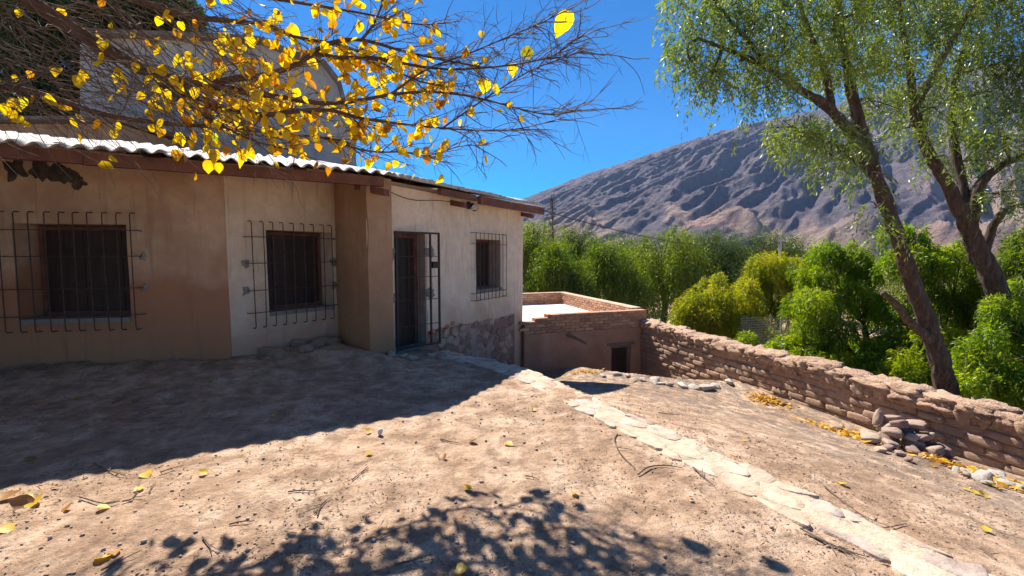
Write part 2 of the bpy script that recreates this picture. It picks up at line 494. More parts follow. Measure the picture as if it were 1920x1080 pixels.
def gz(X, Y, micro=True):
    X = np.asarray(X, float); Y = np.asarray(Y, float)
    d = path_d(X, Y) - 0.22
    z = np.zeros_like(X)
    # bank of earth along the house
    s1 = (X - P12[0]) * D1[1] + (Y - P12[1]) * -D1[0]          # distance outside wall 1
    s2 = (X - P12[0]) * D2[1] + (Y - P12[1]) * -D2[0]
    s3 = (X - P3[0]) * D3[1] + (Y - P3[1]) * -D3[0]
    t3 = (X - P3[0]) * D3[0] + (Y - P3[1]) * D3[1]
    sh = np.minimum(np.maximum(s1, s2), 9)
    bank = 0.15 * (1 - sstep(0.05, 1.5, sh)) * (1 - sstep(-0.3, 0.45, t3)) + 0.13 * (1 - sstep(0.0, 0.9, s3)) * (1 - sstep(0.0, 0.6, np.abs(t3 + 0.1)))
    z = z + np.minimum(bank, 0.17)
    # terrace right of the kerb path, falling away from it and towards the far end
    dp = np.maximum(d, 0)
    ter = -0.13 * sstep(0.0, 0.10, d) - 0.172 * np.minimum(dp, 4.1) - 0.175 * np.clip(Y - 5, 0, 5) * np.clip(1 - dp / 5, 0, 1) * sstep(0, 0.7, d)
    ter = ter - 0.32 * sstep(8.2, 10.4, Y) * (1 - sstep(0.5, 1.6, X)) * sstep(0.2, 1.2, d)
    ter = np.maximum(ter, -1.36)
    z = z + np.where(d > 0, ter, 0)
    # beyond the adobe wall: the valley floor
    w = wall_side(X, Y)
    val = -1.15 - 0.16 * np.clip(-w - 0.4, 0, 14) - 0.02 * np.clip(-w - 14, 0, 120)
    z = np.where(w < -0.2, val, z)
    # sunken entry in front of the outbuilding
    e = (Y - (10.2 - (X - 1.9) * 0.70))
    e = np.where(X > 3.4, Y - (9.15 - (X - 3.4) * 0.45), e)
    e = np.minimum(e, (X - 0.75) * 0.7)
    pit = sstep(0.0, 0.45, e) * (w > -0.2) * (Y < 13)
    z = z * (1 - pit) + (-2.25) * pit
    # ground behind the house and outbuilding falls to the valley
    far = sstep(13, 26, Y)
    z = z * (1 - far) + np.minimum(z, -3.0) * far
    far2 = sstep(60, 500, Y)
    z = z - far2 * 2.0
    if micro:
        near = 1 - sstep(14, 25, np.hypot(X, Y - 4))
        z = z + near * (0.05 * fbm(X * 0.8, Y * 0.8, 3, 3) + 0.03 * fbm(X * 3.3, Y * 3.3, 3, 9) + 0.012 * fbm(X * 13, Y * 13, 2, 21))
        lump = np.clip(fbm(X * 5 + 3, Y * 5, 3, 31), 0, 1)
        z = z + near * 0.16 * lump * (1 - sstep(0.1, 0.7, sh)) * (1 - sstep(0.3, 0.5, t3))
    return z


def gz1(x, y):
    return float(gz(np.array([x]), np.array([y]))[0])


# ------------------------------------------------------------------ ground sheet
def axis_lines(lo, hi, step, far_lo, far_hi, g=1.22):
    a = list(np.arange(lo, hi + 1e-6, step))
    s = step; x = hi; up = []
    while x < far_hi: s *= g; x += s; up.append(x)
    s = step; x = lo; dn = []
    while x > far_lo: s *= g; x -= s; dn.append(x)
    return np.array(dn[::-1] + a + up)


gx = axis_lines(-8.5, 7.5, 0.055, -2500, 3600)
gy = axis_lines(0.6, 12.6, 0.055, -300, 2800)
GX, GY = np.meshgrid(gx, gy)
GZ = gz(GX, GY)
nx, ny = len(gx), len(gy)
idx = np.arange(nx * ny).reshape(ny, nx)
F = np.stack([idx[:-1, :-1], idx[:-1, 1:], idx[1:, 1:], idx[1:, :-1]], -1).reshape(-1, 4)
ground = obj('ground', np.stack([GX, GY, GZ], -1).reshape(-1, 3), F, MT['ground'], smooth=True)
ground['kind'] = 'structure'
lit = (sstep(0.3, 1.6, path_d(GX, GY)) * (0.35 + 0.65 * sstep(1.5, 3.2, path_d(GX, GY))) * (wall_side(GX, GY) > -0.3) + 0.25 * (path_d(GX, GY) < 0)).ravel()
a = ground.data.attributes.new('litter', 'FLOAT', 'POINT'); a.data.foreach_set('value', lit.astype(np.float32))


# ------------------------------------------------------------------ mountain
def build_mountain():
    sky_px = [(-1500, 470), (0, 455), (700, 440), (900, 402), (985, 375), (1040, 352), (1100, 330), (1200, 298), (1280, 272), (1340, 254), (1400, 238), (1440, 230),
              (1520, 214), (1600, 192), (1700, 165), (1800, 142), (1920, 125), (2300, 110), (3200, 100)]
    YR = 1800.0
    rx = np.array([(p[0] - 960) / FPX * YR for p in sky_px]); rh = np.array([(476 - p[1]) / FPX * YR + 1.6 for p in sky_px])
    xs = np.concatenate([np.linspace(-1400, -260, 50), np.linspace(-250, 1500, 560), np.linspace(1520, 3200, 90)]); ys = np.concatenate([np.linspace(560, 1810, 400), np.linspace(1830, 2600, 30)])
    X, Y = np.meshgrid(xs, ys)
    # the ridge is seen in perspective, so follow its bearing
    H = np.interp(X * YR / np.maximum(Y, 900), rx, rh)
    base = 640 + 120 * fbm(X / 400, X * 0, 2, 5) + np.clip((700 - X) * 0.15, 0, 160)
    s = np.clip((Y - base) / (YR - base), 0, 1)
    prof = 0.42 * s ** 0.9 + 0.58 * s ** 1.5
    Z = -8 + (H + 8) * prof * np.where(Y > YR, 1.0, 1.0) * (1 - 0.25 * sstep(1830, 2600, Y))
    # gullies running down the face, deepest in mid slope
    wx = X - 1.05 * Y + 90 * fbm(X / 260, Y / 260, 3, 11)
    r1 = 1 - np.abs(2 * (fbm(wx / 330, Y / 900, 2, 17) + 0.5) - 1)
    r2 = 1 - np.abs(2 * (fbm(wx / 120, Y / 380, 3, 23) + 0.5) - 1)
    r3 = 1 - np.abs(2 * (fbm(wx / 42, Y / 130, 3, 29) + 0.5) - 1)
    r4 = 1 - np.abs(2 * (fbm((X - 0.55 * Y) / 19, Y / 44, 3, 37) + 0.5) - 1)
    amp = np.sin(np.clip(s, 0, 1) * math.pi) ** 0.8
    Z = Z + amp * (60 * (r1 - 0.6) + 60 * (r2 - 0.6) + 38 * (r3 - 0.6) + 6 * (r4 - .6)) * np.clip(H / 380, 0.25, 1.1) + (10 * (r3 - .6) + 4 * (r4 - .6)) * sstep(.05, .3, s)
    tan = np.zeros_like(Z)
    # coloured foothills in front
    hills = [(150, 900, 50, 70), (400, 820, 60, 80), (330, 850, 40, 60), (455, 640, 50, 75), (520, 690, 46, 80), (640, 600, 55, 110), (780, 600, 66, 150), (960, 640, 90, 190), (1200, 700, 110, 240)]
    for i, (hx, hy, hh, w) in enumerate(hills):
        q = np.abs(X - hx + 0.4 * (Y - hy) + 40 * fbm(X / 70, Y / 90, 3, 40 + i)) / w + np.abs(Y - hy) / (w * 1.5)
        b = np.clip(1 - q, 0, 1) ** 0.9 * hh
        b = b + b / hh * 26 * (r3 - 0.5) + b / hh * 18 * (r2 - 0.5)
        tan = np.maximum(tan, sstep(0.02, 0.3, np.clip(1 - q, 0, 1)) * (0.35 if i == 0 else 0.62 + 0.3 * (i % 3) / 2) * (0.55 + 0.9 * np.clip(fbm(X / 60, Y / 90, 3, 60 + i) + 0.3, 0, 1)))
        Z = np.maximum(Z, -8 + b + np.where(b > 0, 0.35 * (Z + 8), 0))
    tan = np.maximum(tan, 0.75 * sstep(0.55, 0.85, r2) * (1 - sstep(0.18, 0.42, s)) * sstep(0.0, 0.25, fbm(X / 160, Y / 200, 2, 71) + 0.1))
    Z = Z - 14 * (1 - sstep(0, 0.05, s))
    n = len(xs); m = len(ys)
    idx = np.arange(n * m).reshape(m, n)
    F = np.stack([idx[:-1, :-1], idx[:-1, 1:], idx[1:, 1:], idx[1:, :-1]], -1).reshape(-1, 4)
    o = obj('mountain', np.stack([X, Y, Z], -1).reshape(-1, 3), F, MT['rock'], smooth=True)
    o['kind'] = 'structure'
    at_ = o.data.attributes.new('tan', 'FLOAT', 'POINT'); at_.data.foreach_set('value', np.clip(tan, 0, 1).ravel().astype(np.float32))


build_mountain()


# ------------------------------------------------------------------ reusable lumps
def lump_mesh(name, mat, k=4.0, amp=0.1, freq=1.5, cuts=3, seed=0, flat=False, facets=0):
    """rounded irregular block inside the unit cube (+-1)"""
    bm = bmesh.new()
    bmesh.ops.create_cube(bm, size=2)
    bmesh.ops.subdivide_edges(bm, edges=bm.edges[:], cuts=cuts, use_grid_fill=True)
    fr_ = random.Random(seed * 17 + 3)
    planes = [(Vector((fr_.gauss(0, 1), fr_.gauss(0, 1), fr_.gauss(0, 1))).normalized(), fr_.uniform(.58, .82)) for _ in range(facets)]
    for v in bm.verts:
        c = v.co
        q = (abs(c.x) ** k + abs(c.y) ** k + abs(c.z) ** k) ** (1 / k)
        p = c / q
        nn = mnoise.fractal(p * freq + Vector((seed * 7.3, seed * 3.1, seed)), 1.0, 2.0, 3)
        w = p * (1 + amp * nn)
        for (pn, pd) in planes:
            e = w.dot(pn) - pd
            if e > 0: w = w - pn * e * .93
        v.co = w
    me = bpy.data.meshes.new(name)
    bm.to_mesh(me); bm.free()
    me.materials.append(mat)
    if not flat:
        me.polygons.foreach_set('use_smooth', np.ones(len(me.polygons), dtype=bool))
    return me


STONES = [lump_mesh('stone', MT['stone'], 2.8 + (i % 3) * 0.7, 0.22, 1.1, 4, i, facets=7) for i in range(9)]
GSTONES = [lump_mesh('stone', MT['greystone'], 2.8, 0.35, 1.3, 4, i + 20, facets=5) for i in range(6)]
BSTONES = [lump_mesh('stone', MT['basestone'], 3.2, 0.25, 1.3, 2, i + 40) for i in range(8)]
ADOBES = [lump_mesh('adobe_brick', MT['adobe'], 9.0, 0.085, 2.6, 4, i + 60) for i in range(14)]
CAPS = [lump_mesh('mud_cap', MT['adobe'], 3.4, 0.42, 1.9, 6, i + 90) for i in range(12)]


# ------------------------------------------------------------------ stone path (kerb)
def voronoi(seeds, box, asp=1.0):
    """cells of seeds inside box (x0,x1,y0,y1), by half-plane clipping"""
    out = []
    S = np.asarray(seeds)
    for i, p in enumerate(S):
        poly = [np.array(q, float) for q in ((box[0], box[2]), (box[1], box[2]), (box[1], box[3]), (box[0], box[3]))]
        dd = np.hypot((S[:, 0] - p[0]) * asp, S[:, 1] - p[1])
        for j in np.argsort(dd)[1:22]:
            q = S[j]; mid = (p + q) / 2; n = np.array([(q[0] - p[0]) * asp * asp, q[1] - p[1]])
            new = []
            for k in range(len(poly)):
                u, v = poly[k], poly[(k + 1) % len(poly)]
                du = (u - mid) @ n; dv = (v - mid) @ n
                if du <= 0: new.append(u)
                if du * dv < 0: new.append(u + (v - u) * du / (du - dv))
            poly = new
            if len(poly) < 3: break
        if len(poly) >= 3: out.append(np.array(poly))
    return out


def scatter(box, dmin, asp, tries=4000):
    P = []
    for _ in range(tries):
        q = np.array([rng.uniform(box[0], box[1]), rng.uniform(box[2], box[3])])
        r = dmin * rng.uniform(0.75, 1.5)
        if all(math.hypot((q[0] - p[0]) * asp, q[1] - p[1]) > r for p in P): P.append(q)
    return P


def slab(poly, gap, fn, h, back, rough=0.003, tilt=0.03):
    """low-relief stone from a plan polygon; fn(u, v, height) -> world"""
    c = poly.mean(0)
    q = []
    n0 = len(poly)
    for j in range(n0):
        a, b = poly[j], poly[(j + 1) % n0]
        q += [a * .82 + b * .18, a * .5 + b * .5 + rng.uniform(-.012, .012, 2), a * .18 + b * .82]
    q = np.array(q); n = len(q)
    sz = np.mean(np.linalg.norm(q - c, axis=1))
    k0 = max(0.3, 1 - gap / sz); tl = rng.uniform(-tilt, tilt, 2)
    V = []
    for (k, z) in ((k0, -back), (k0, h * .35), (k0 * .93, h * .9), (k0 * .55, h)):
        for p in q:
            r = c + (p - c) * k
            V.append(fn(r[0], r[1], z + (tl @ (r - c) if z > 0 else 0) + rng.uniform(-rough, rough)))
    V.append(fn(c[0], c[1], h * 1.02))
    F = []
    for l in range(3):
        for j in range(n):
            F.append((l * n + j, l * n + (j + 1) % n, (l + 1) * n + (j + 1) % n, (l + 1) * n + j))
    for j in range(n): F.append((3 * n + j, 3 * n + (j + 1) % n, 4 * n))
    return np.array(V), F


def build_path():
    root = obj('path', *path_bed(), MT['pathbed'], smooth=True)
    root['kind'] = 'structure'
    box = (0.0, PATHLEN - .02, -0.205, 0.205)
    for poly in voronoi(scatter(box, 0.17, 0.62), box, 0.62):
        e = np.abs(poly[:, 1]) > 0.2
        poly[e, 1] += rng.uniform(-0.05, 0.035, e.sum()) * np.sign(poly[e, 1])
        V, F = slab(poly, 0.006, lambda s_, a_, z: (*path_pt(s_, a_), gz_path(None) + z), rng.uniform(.003, .012), .05, .003, .035)
        loc = V[-1].copy()
        inst('flagstone', mesh_from('flagstone', V - loc, F, MT['flag'], True), loc, parent=root)


_pp = spline([[3.35, 0.0], [2.15, 2.22], [1.15, 4.09], [0.20, 5.88], [-0.35, 6.55], [-1.0, 7.1], [-1.25, 7.35]], 12)
_pl = np.concatenate([[0], np.cumsum(np.linalg.norm(np.diff(_pp, axis=0), axis=1))])
PATHLEN = _pl[-1]


def path_pt(s, a):
    x = np.interp(s, _pl, _pp[:, 0]); y = np.interp(s, _pl, _pp[:, 1])
    x2 = np.interp(s + 0.05, _pl, _pp[:, 0]); y2 = np.interp(s + 0.05, _pl, _pp[:, 1])
    x1 = np.interp(s - 0.05, _pl, _pp[:, 0]); y1 = np.interp(s - 0.05, _pl, _pp[:, 1])
    d = np.array([x2 - x1, y2 - y1]); d /= np.linalg.norm(d) + 1e-9
    return np.array([x + d[1] * a, y - d[0] * a])


def gz_path(xy):
    return 0.011


def path_bed():
    V = []; F = []
    S = np.arange(0, PATHLEN, 0.08)
    A = np.linspace(-0.22, 0.22, 7)
    for s in S:
        for i, a in enumerate(A):
            e = 0.03 * (vnoise(np.array([s * 3.0]), np.array([i * 1.0]), 4)[0] - 0.5)
            p = path_pt(s, a * (1 + (0.3 * (e / 0.03) if i in (0, 6) else 0)))
            V.append((p[0], p[1], gz_path(p) + (0.004 if 0 < i < 6 else -0.25) + e * 0.3))
    n = len(A)
    for i in range(len(S) - 1):
        for j in range(n - 1):
            F.append((i * n + j, i * n + j + 1, (i + 1) * n + j + 1, (i + 1) * n + j))
    return V, F


build_path()

# ------------------------------------------------------------------ the house
house = thing('house', 'low cream plastered adobe house with corrugated roof, barred windows and iron gate', 'house', (-3.5, 7.2, 0))


def wpt(P, D, t, off, z):
    return (P[0] + D[0] * t + D[1] * off, P[1] + D[1] * t - D[0] * off, z)


def roof_z(x, y):
    p = np.array([x, y]) - KINK
    return EZ + SL * min(p @ UA, p @ UB)


def wall_panel(name, P, D, L, z0, ztop, th, ops, mat, parent, step=0.11, amp=0.012, zbot=None, off=0.0, seed=0):
    """wall with real openings [(t0,t1,z0,z1)], thickness th, gently uneven face"""
    ts = list(np.linspace(0, L, max(2, int(L / step))))
    zm = 2.55
    zs = list(np.linspace(z0, zm, int((zm - z0) / step))) + [zm + 0.12]
    for (a, b, c, d) in ops:
        ts = [t for t in ts if abs(t - a) > step * .45 and abs(t - b) > step * .45] + [a, b]
        zs = [z for z in zs if abs(z - c) > step * .45 and abs(z - d) > step * .45] + [c, d]
    ts = sorted(ts); zs = sorted(zs)
    nt_, nz = len(ts), len(zs)
    V = []
    for s in (0, 1):
        for i, t in enumerate(ts):
            for j, z in enumerate(zs):
                zz = z
                if j == nz - 1:
                    x, y, _ = wpt(P, D, t, -th * s, 0); zz = ztop(x, y)
                if j == 0 and zbot is not None: zz = zbot(t)
                elif zbot is not None: zz = max(z, zbot(t) + 0.004 * j)
                n = amp * (2 * mnoise.fractal(Vector((t * 0.9 + seed, z * 0.9, seed)), 1, 2, 3) + 0.3 * mnoise.noise(Vector((t * 7, z * 7, seed))))
                V.append(wpt(P, D, t, off + (n if s == 0 else -th), zz))
    N = nt_ * nz
    id_ = lambda i, j, s: s * N + i * nz + j

    def solid(i, j):
        if i < 0 or j < 0 or i >= nt_ - 1 or j >= nz - 1: return False
        tc = (ts[i] + ts[i + 1]) / 2; zc = (zs[j] + zs[j + 1]) / 2
        return not any(a < tc < b and c < zc < d for a, b, c, d in ops)
    F = []
    for i in range(nt_ - 1):
        for j in range(nz - 1):
            if not solid(i, j): continue
            F.append((id_(i, j, 0), id_(i + 1, j, 0), id_(i + 1, j + 1, 0), id_(i, j + 1, 0)))
            F.append((id_(i, j, 1), id_(i, j + 1, 1), id_(i + 1, j + 1, 1), id_(i + 1, j, 1)))
            if not solid(i - 1, j): F.append((id_(i, j, 0), id_(i, j + 1, 0), id_(i, j + 1, 1), id_(i, j, 1)))
            if not solid(i + 1, j): F.append((id_(i + 1, j, 0), id_(i + 1, j, 1), id_(i + 1, j + 1, 1), id_(i + 1, j + 1, 0)))
            if not solid(i, j - 1): F.append((id_(i, j, 0), id_(i, j, 1), id_(i + 1, j, 1), id_(i + 1, j, 0)))
            if not solid(i, j + 1): F.append((id_(i, j + 1, 0), id_(i + 1, j + 1, 0), id_(i + 1, j + 1, 1), id_(i, j + 1, 1)))
    return obj(name, V, F, mat, parent, smooth=False)


ztop = lambda x, y: roof_z(x, y) - 0.075
L1 = 5.2
P1 = P12 - D1 * L1
W1 = (L1 - 2.47, L1 - 1.20, 0.75, 1.985)
wall_panel('wall', P1, D1, L1, -0.3, ztop, 0.5, [W1], MT['ochre'], house, seed=1)
W2 = (0.53, 1.60, 0.735, 1.95)
wall_panel('wall', P12, D2, 1.674, -0.3, ztop, 0.5, [W2], MT['plaster2'], house, seed=2)
dR = (P3 - P2E); LR = np.linalg.norm(dR); dR = dR / LR
nR = np.array([dR[1], -dR[0]])
wall_panel('wall', P2E + nR * .018, dR, LR + .016, -0.3, ztop, 0.4, [], MT['ochre2'], house, seed=3)
DOOR = (0.52, 1.325, -0.02, 1.97)
W3 = (2.86, 3.88, 0.85, 1.915)
zb3 = lambda t: (0.10 if t < 0.52 else (0.27 - 0.02 * t)) + 0.05 * mnoise.noise(Vector((t * 5, 0, 0))) + 0.04 * mnoise.noise(Vector((t * 13, 3, 0)))
# rubble core with the plaster coat 3 cm proud of it
wall_panel('rubble_core', P3 + D3 * 0.22, D3, 4.665, -1.6, lambda x, y: ztop(x, y) - 0.02, 0.42, [(0.315, 1.09, -0.03, 1.955), (2.655, 3.645, 0.865, 1.90)], MT['mortar'], house, off=-0.045, seed=4)
wall_panel('wall', P3, D3, 4.893, -0.1, ztop, 0.040, [(0.52, 1.325, -0.12, 1.97), W3], MT['plaster'], house, zbot=zb3, seed=5, amp=0.007)
# plastered jambs and lintels inside the two openings
for (a, b, c, d) in ((0.52, 1.325, 0.0, 1.97), (2.86, 3.88, 0.85, 1.915)):
    m = MB()
    for (t0, t1, z0_, z1_) in ((a, a + 0.014, c, d), (b - 0.014, b, c, d), (a + 0.014, b - 0.014, d - 0.014, d)):
        m.quadbox([wpt(P3, D3, t, o, z) for z in (z0_, z1_) for (t, o) in ((t0, -0.012), (t1, -0.012), (t1, -0.45), (t0, -0.45))])
    m.build('reveal', MT['plaster'], house)
# end wall, back walls
PE = P3 + D3 * 4.893
DE = UB
wall_panel('wall', PE, DE, 5.0, -1.6, lambda x, y: EZ + SL * (2.9 - abs((np.array([x, y]) - KINK) @ UB - 2.9)) - 0.075, 0.4, [], MT['plaster'], house, step=0.3, seed=6)
PBK = PE + DE * 5.0
wall_panel('wall', PBK, -DB, 6.0, -1.6, lambda x, y: EZ + 0.1, 0.3, [], MT['plaster2'], house, step=0.5, seed=7)
wall_panel('wall', P1 + UA * 6, -UA, 6.0 - 0.02, -0.3, lambda x, y: EZ + 0.3, 0.4, [], MT['ochre'], house, step=0.5, seed=8)

# rubble stones in the plinth of the right-hand wall
box = (1.34, 4.87, -1.30, 0.32)
for poly in voronoi(scatter(box, 0.15, 0.8), box, 0.8):
    c = poly.mean(0)
    if c[1] > zb3(c[0]) - 0.03 or c[1] < -0.55 - 0.28 * (c[0] - 1.4): continue
    poly[:, 1] = np.minimum(poly[:, 1], zb3(c[0]) + 0.02)
    V, F = slab(poly, rng.uniform(.004, .018), lambda t_, z_, h_: wpt(P3, D3, t_, -0.045 + h_, z_), rng.uniform(.006, .03), .01, .006, .10)
    F = [f[::-1] for f in F]
    loc = V[-1].copy()
    inst('stone', mesh_from('stone', V - loc, F, MT['basestone'], True), loc, parent=house)
# a few plinth stones left of the door and red bricks showing at the edge of the plaster
for (tt, zz, w_, h_) in ((0.12, -0.03, 0.14, 0.1), (0.34, 0.0, 0.13, 0.12)):
    inst('stone', BSTONES[0], wpt(P3, D3, tt, -0.03, zz), (0, 0, math.atan2(D3[1], D3[0])), (w_, 0.06, h_), house)
MT['redbrick'] = simple('red_brick', [(0.3, (0.42, 0.16, 0.08)), (0.7, (0.55, 0.25, 0.13))], 9, 4, 0.9, 0.5, 30, 0.01, rand=0.2)
RB = lump_mesh('brick', MT['redbrick'], 3.5, 0.25, 1.5, 2, 5)
for tt, zz in ((1.46, 0.215), (1.66, 0.235), (1.87, 0.25), (2.05, 0.285)):
    inst('brick', RB, wpt(P3, D3, tt, -0.012, zz), (0, 0, math.atan2(D3[1], D3[0])), (0.075, 0.035, 0.045), house)


# windows: frame, boarded shutters, sill
def window(P, D, W, depth, nb, leaves=2):
    a, b, c, d = W
    root = MB()
    f = 0.06
    for (t0, t1, z0_, z1_) in ((a + .016, a + f, c + .012, d - .016), (b - f, b - .016, c + .012, d - .016), (a + f, b - f, d - f, d - .016), (a + f, b - f, c + .012, c + f)):
        root.quadbox([wpt(P, D, t, o, z) for z in (z0_, z1_) for (t, o) in ((t0, -depth + .03), (t1, -depth + .03), (t1, -depth - .05), (t0, -depth - .05))])
    w = root.build('window', MT['wood'], house)
    wd = (b - a - 2 * f) / nb
    for i in range(nb):
        t0 = a + f + i * wd + .003; t1 = t0 + wd - .006
        o = -depth + 0.004 * (i % 2)
        m = MB(); m.quadbox([wpt(P, D, t, oo, z) for z in (c + f + .002, d - f - .002) for (t, oo) in ((t0, o), (t1, o), (t1, o - .03), (t0, o - .03))])
        m.build('board', MT['darkwood'], w)
    m = MB()
    zt = c - 0.004
    m.quadbox([wpt(P, D, t, o, z) for z in (zt - .05, zt + .012) for (t, o) in ((a + .004, .025), (b - .004, .025), (b - .004, -depth - .06), (a + .004, -depth - .06))])
    m.build('sill', MT['cement'], w)
    for zz in (c + 0.28 * (d - c), c + 0.72 * (d - c)):
        m = MB(); m.quadbox([wpt(P, D, t, o, z) for z in (zz - .035, zz + .035) for (t, o) in ((a + f + .02, -depth + .026), (b - f - .02, -depth + .026), (b - f - .02, -depth + .006), (a + f + .02, -depth + .006))])
        m.build('batten', MT['darkwood'], w)


window(P1, D1, W1, 0.40, 5)
window(P12, D2, W2, 0.36, 5)
window(P3, D3, W3, 0.33, 4)


def lumpy_patch(P, D, t, z, r, mat=MT['cement']):
    n = 26; V = [wpt(P, D, t, 0.026, z)]
    sd = rng.uniform(0, 50)
    rr = [r * (1 + 0.75 * mnoise.noise(Vector((sd + 1.4 * math.cos(2 * math.pi * k / n), 1.4 * math.sin(2 * math.pi * k / n), sd))) + rng.uniform(-.10, .10)) for k in range(n)]
    for (f, o) in ((0.8, 0.022), (1.0, -0.006)):
        for k in range(n):
            a = 2 * math.pi * k / n
            V.append(wpt(P, D, t + f * rr[k] * math.cos(a), o + (rng.uniform(-.005, .005) if f < 1 else 0), z + 1.1 * f * rr[k] * math.sin(a)))
    F = [(0, 1 + k, 1 + (k + 1) % n) for k in range(n)] + [(1 + k, 1 + n + k, 1 + n + (k + 1) % n, 1 + (k + 1) % n) for k in range(n)]
    obj('cement_patch', V, F, mat, house, smooth=True)


def hook_grille(P, D, bars, zb, zt, rails, so=0.10, patches=True):
    t0 = min(bars) - 0.05; t1 = max(bars) + 0.06
    g = None
    for z in rails:
        root = MB(); root.tube([wpt(P, D, t0 - .02, 0.0, z), wpt(P, D, t0 - .012, so + .008, z), wpt(P, D, t1 + .012, so + .008, z + .004), wpt(P, D, t1 + .02, 0.0, z)], 0.006, 6)
        if g is None: g = root.build('window_grille', MT['iron'], house)
        else: root.build('rail', MT['iron'], g)
    for t in bars:
        m = MB(); j = rng.uniform(-.008, .008, 2)
        m.tube([wpt(P, D, t + j[0], -0.01, zt + .004), wpt(P, D, t + j[0], so - .02, zt), wpt(P, D, t + j[0], so, zt - .02), wpt(P, D, t, so + .004, (zt + zb) / 2), wpt(P, D, t + j[1], so, zb + .02), wpt(P, D, t + j[1], so - .02, zb), wpt(P, D, t + j[1], -0.01, zb - .004)], 0.0075, 6)
        m.build('bar', MT['iron'], g)
    if patches:
        for z in rails[1:3]:
            lumpy_patch(P, D, t0 - .02, z, 0.055)
            lumpy_patch(P, D, min(t1 + .02, 99), z, 0.055)


hook_grille(P1, D1, [L1 + t for t in (-2.71, -2.55, -2.386, -2.227, -2.055, -1.899, -1.741, -1.582, -1.415, -1.258, -1.1)], 0.60, 2.13, [1.90, 1.566, 1.15, 0.80])
hook_grille(P12, D2, (0.287, 0.448, 0.585, 0.735, 0.89, 1.059, 1.209, 1.382, 1.53), 0.54, 2.06, [1.84, 1.467, 1.08, 0.76])
# straight cage grille on the right window
g3 = None
for z in (2.02, 1.80, 0.80, 0.66):
    m = MB(); m.tube([wpt(P3, D3, 2.66, -0.01, z), wpt(P3, D3, 2.665, 0.085, z), wpt(P3, D3, 3.955, 0.085, z), wpt(P3, D3, 3.96, -0.01, z)], 0.006, 6)
    if g3 is None: g3 = m.build('window_grille', MT['iron'], house)
    else: m.build('rail', MT['iron'], g3)
for t in np.linspace(2.74, 3.945, 9):
    m = MB(); m.tube([wpt(P3, D3, t, 0.09, 0.64), wpt(P3, D3, t, 0.09, 2.03)], 0.007, 6); m.build('bar', MT['iron'], g3)

# wooden door, deep in its opening
m = MB()
for (t0, t1, z0_, z1_) in ((0.536, 0.61, 0.0, 1.95), (1.235, 1.309, 0.0, 1.95), (0.61, 1.235, 1.87, 1.95)):
    m.quadbox([wpt(P3, D3, t, o, z) for z in (z0_, z1_) for (t, o) in ((t0, -.20), (t1, -.20), (t1, -.30), (t0, -.30))])
door = m.build('door', MT['wood'], house)
for i in range(5):
    t0 = 0.612 + i * 0.1245
    m = MB(); m.quadbox([wpt(P3, D3, t, o, z) for z in (0.01, 1.868) for (t, o) in ((t0 + .002, -.25 - .004 * (i % 2)), (t0 + .122, -.25 - .004 * (i % 2)), (t0 + .122, -.29), (t0 + .002, -.29))])
    m.build('board', MT['darkwood'], door)
m = MB(); m.quadbox([wpt(P3, D3, t, o, z) for z in (-0.12, 0.02) for (t, o) in ((0.54, 0.02), (1.305, 0.02), (1.305, -.34), (0.54, -.34))])
m.build('threshold', MT['cement'], house)
# iron gate, hinged at the left jamb and standing a little open
GP = np.array(wpt(P3, D3, 0.53, 0.03, 0)[:2]); ga = R(29.2 + 17); GD = np.array([math.sin(ga), math.cos(ga)])
m = MB(); GW = 0.84
for (t0, t1, z0_, z1_) in ((0, .03, .05, 1.96), (GW - .03, GW, .05, 1.96), (.03, GW - .03, 1.93, 1.96), (.03, GW - .03, .05, .08), (GW - .2, GW - .175, .08, 1.93)):
    m.quadbox([wpt(GP, GD, t, o, z) for z in (z0_, z1_) for (t, o) in ((t0, .015), (t1, .015), (t1, -.015), (t0, -.015))])
gate = m.build('gate', MT['blackiron'], house)
for i in range(5):
    t0 = .03 + (GW - .23) * (i + 1) / 6
    m = MB(); m.tube([wpt(GP, GD, t0, 0, .08), wpt(GP, GD, t0, 0, 1.93)], .005, 5); m.build('bar', MT['blackiron'], gate)
for z in (0.42, 0.84, 1.22, 1.56):
    m = MB(); m.quadbox([wpt(GP, GD, t, o, zz) for zz in (z - .005, z + .005) for (t, o) in ((.03, .012), (GW - .03, .012), (GW - .03, -.006), (.03, -.006))]); m.build('rail', MT['blackiron'], gate)
m = MB(); m.quadbox([wpt(GP, GD, t, o, zz) for zz in (1.36, 1.47) for (t, o) in ((GW - .15, .03), (GW - .035, .03), (GW - .035, -.03), (GW - .15, -.03))]); m.build('lock', MT['blackiron'], gate)
for z in (0.9, 1.62):
    lumpy_patch(P3, D3, 0.45, z, 0.10); lumpy_patch(P3, D3, 1.42, z + .02, 0.10)

# corrugated roof: one mesh per sheet
VMAX = 3.0


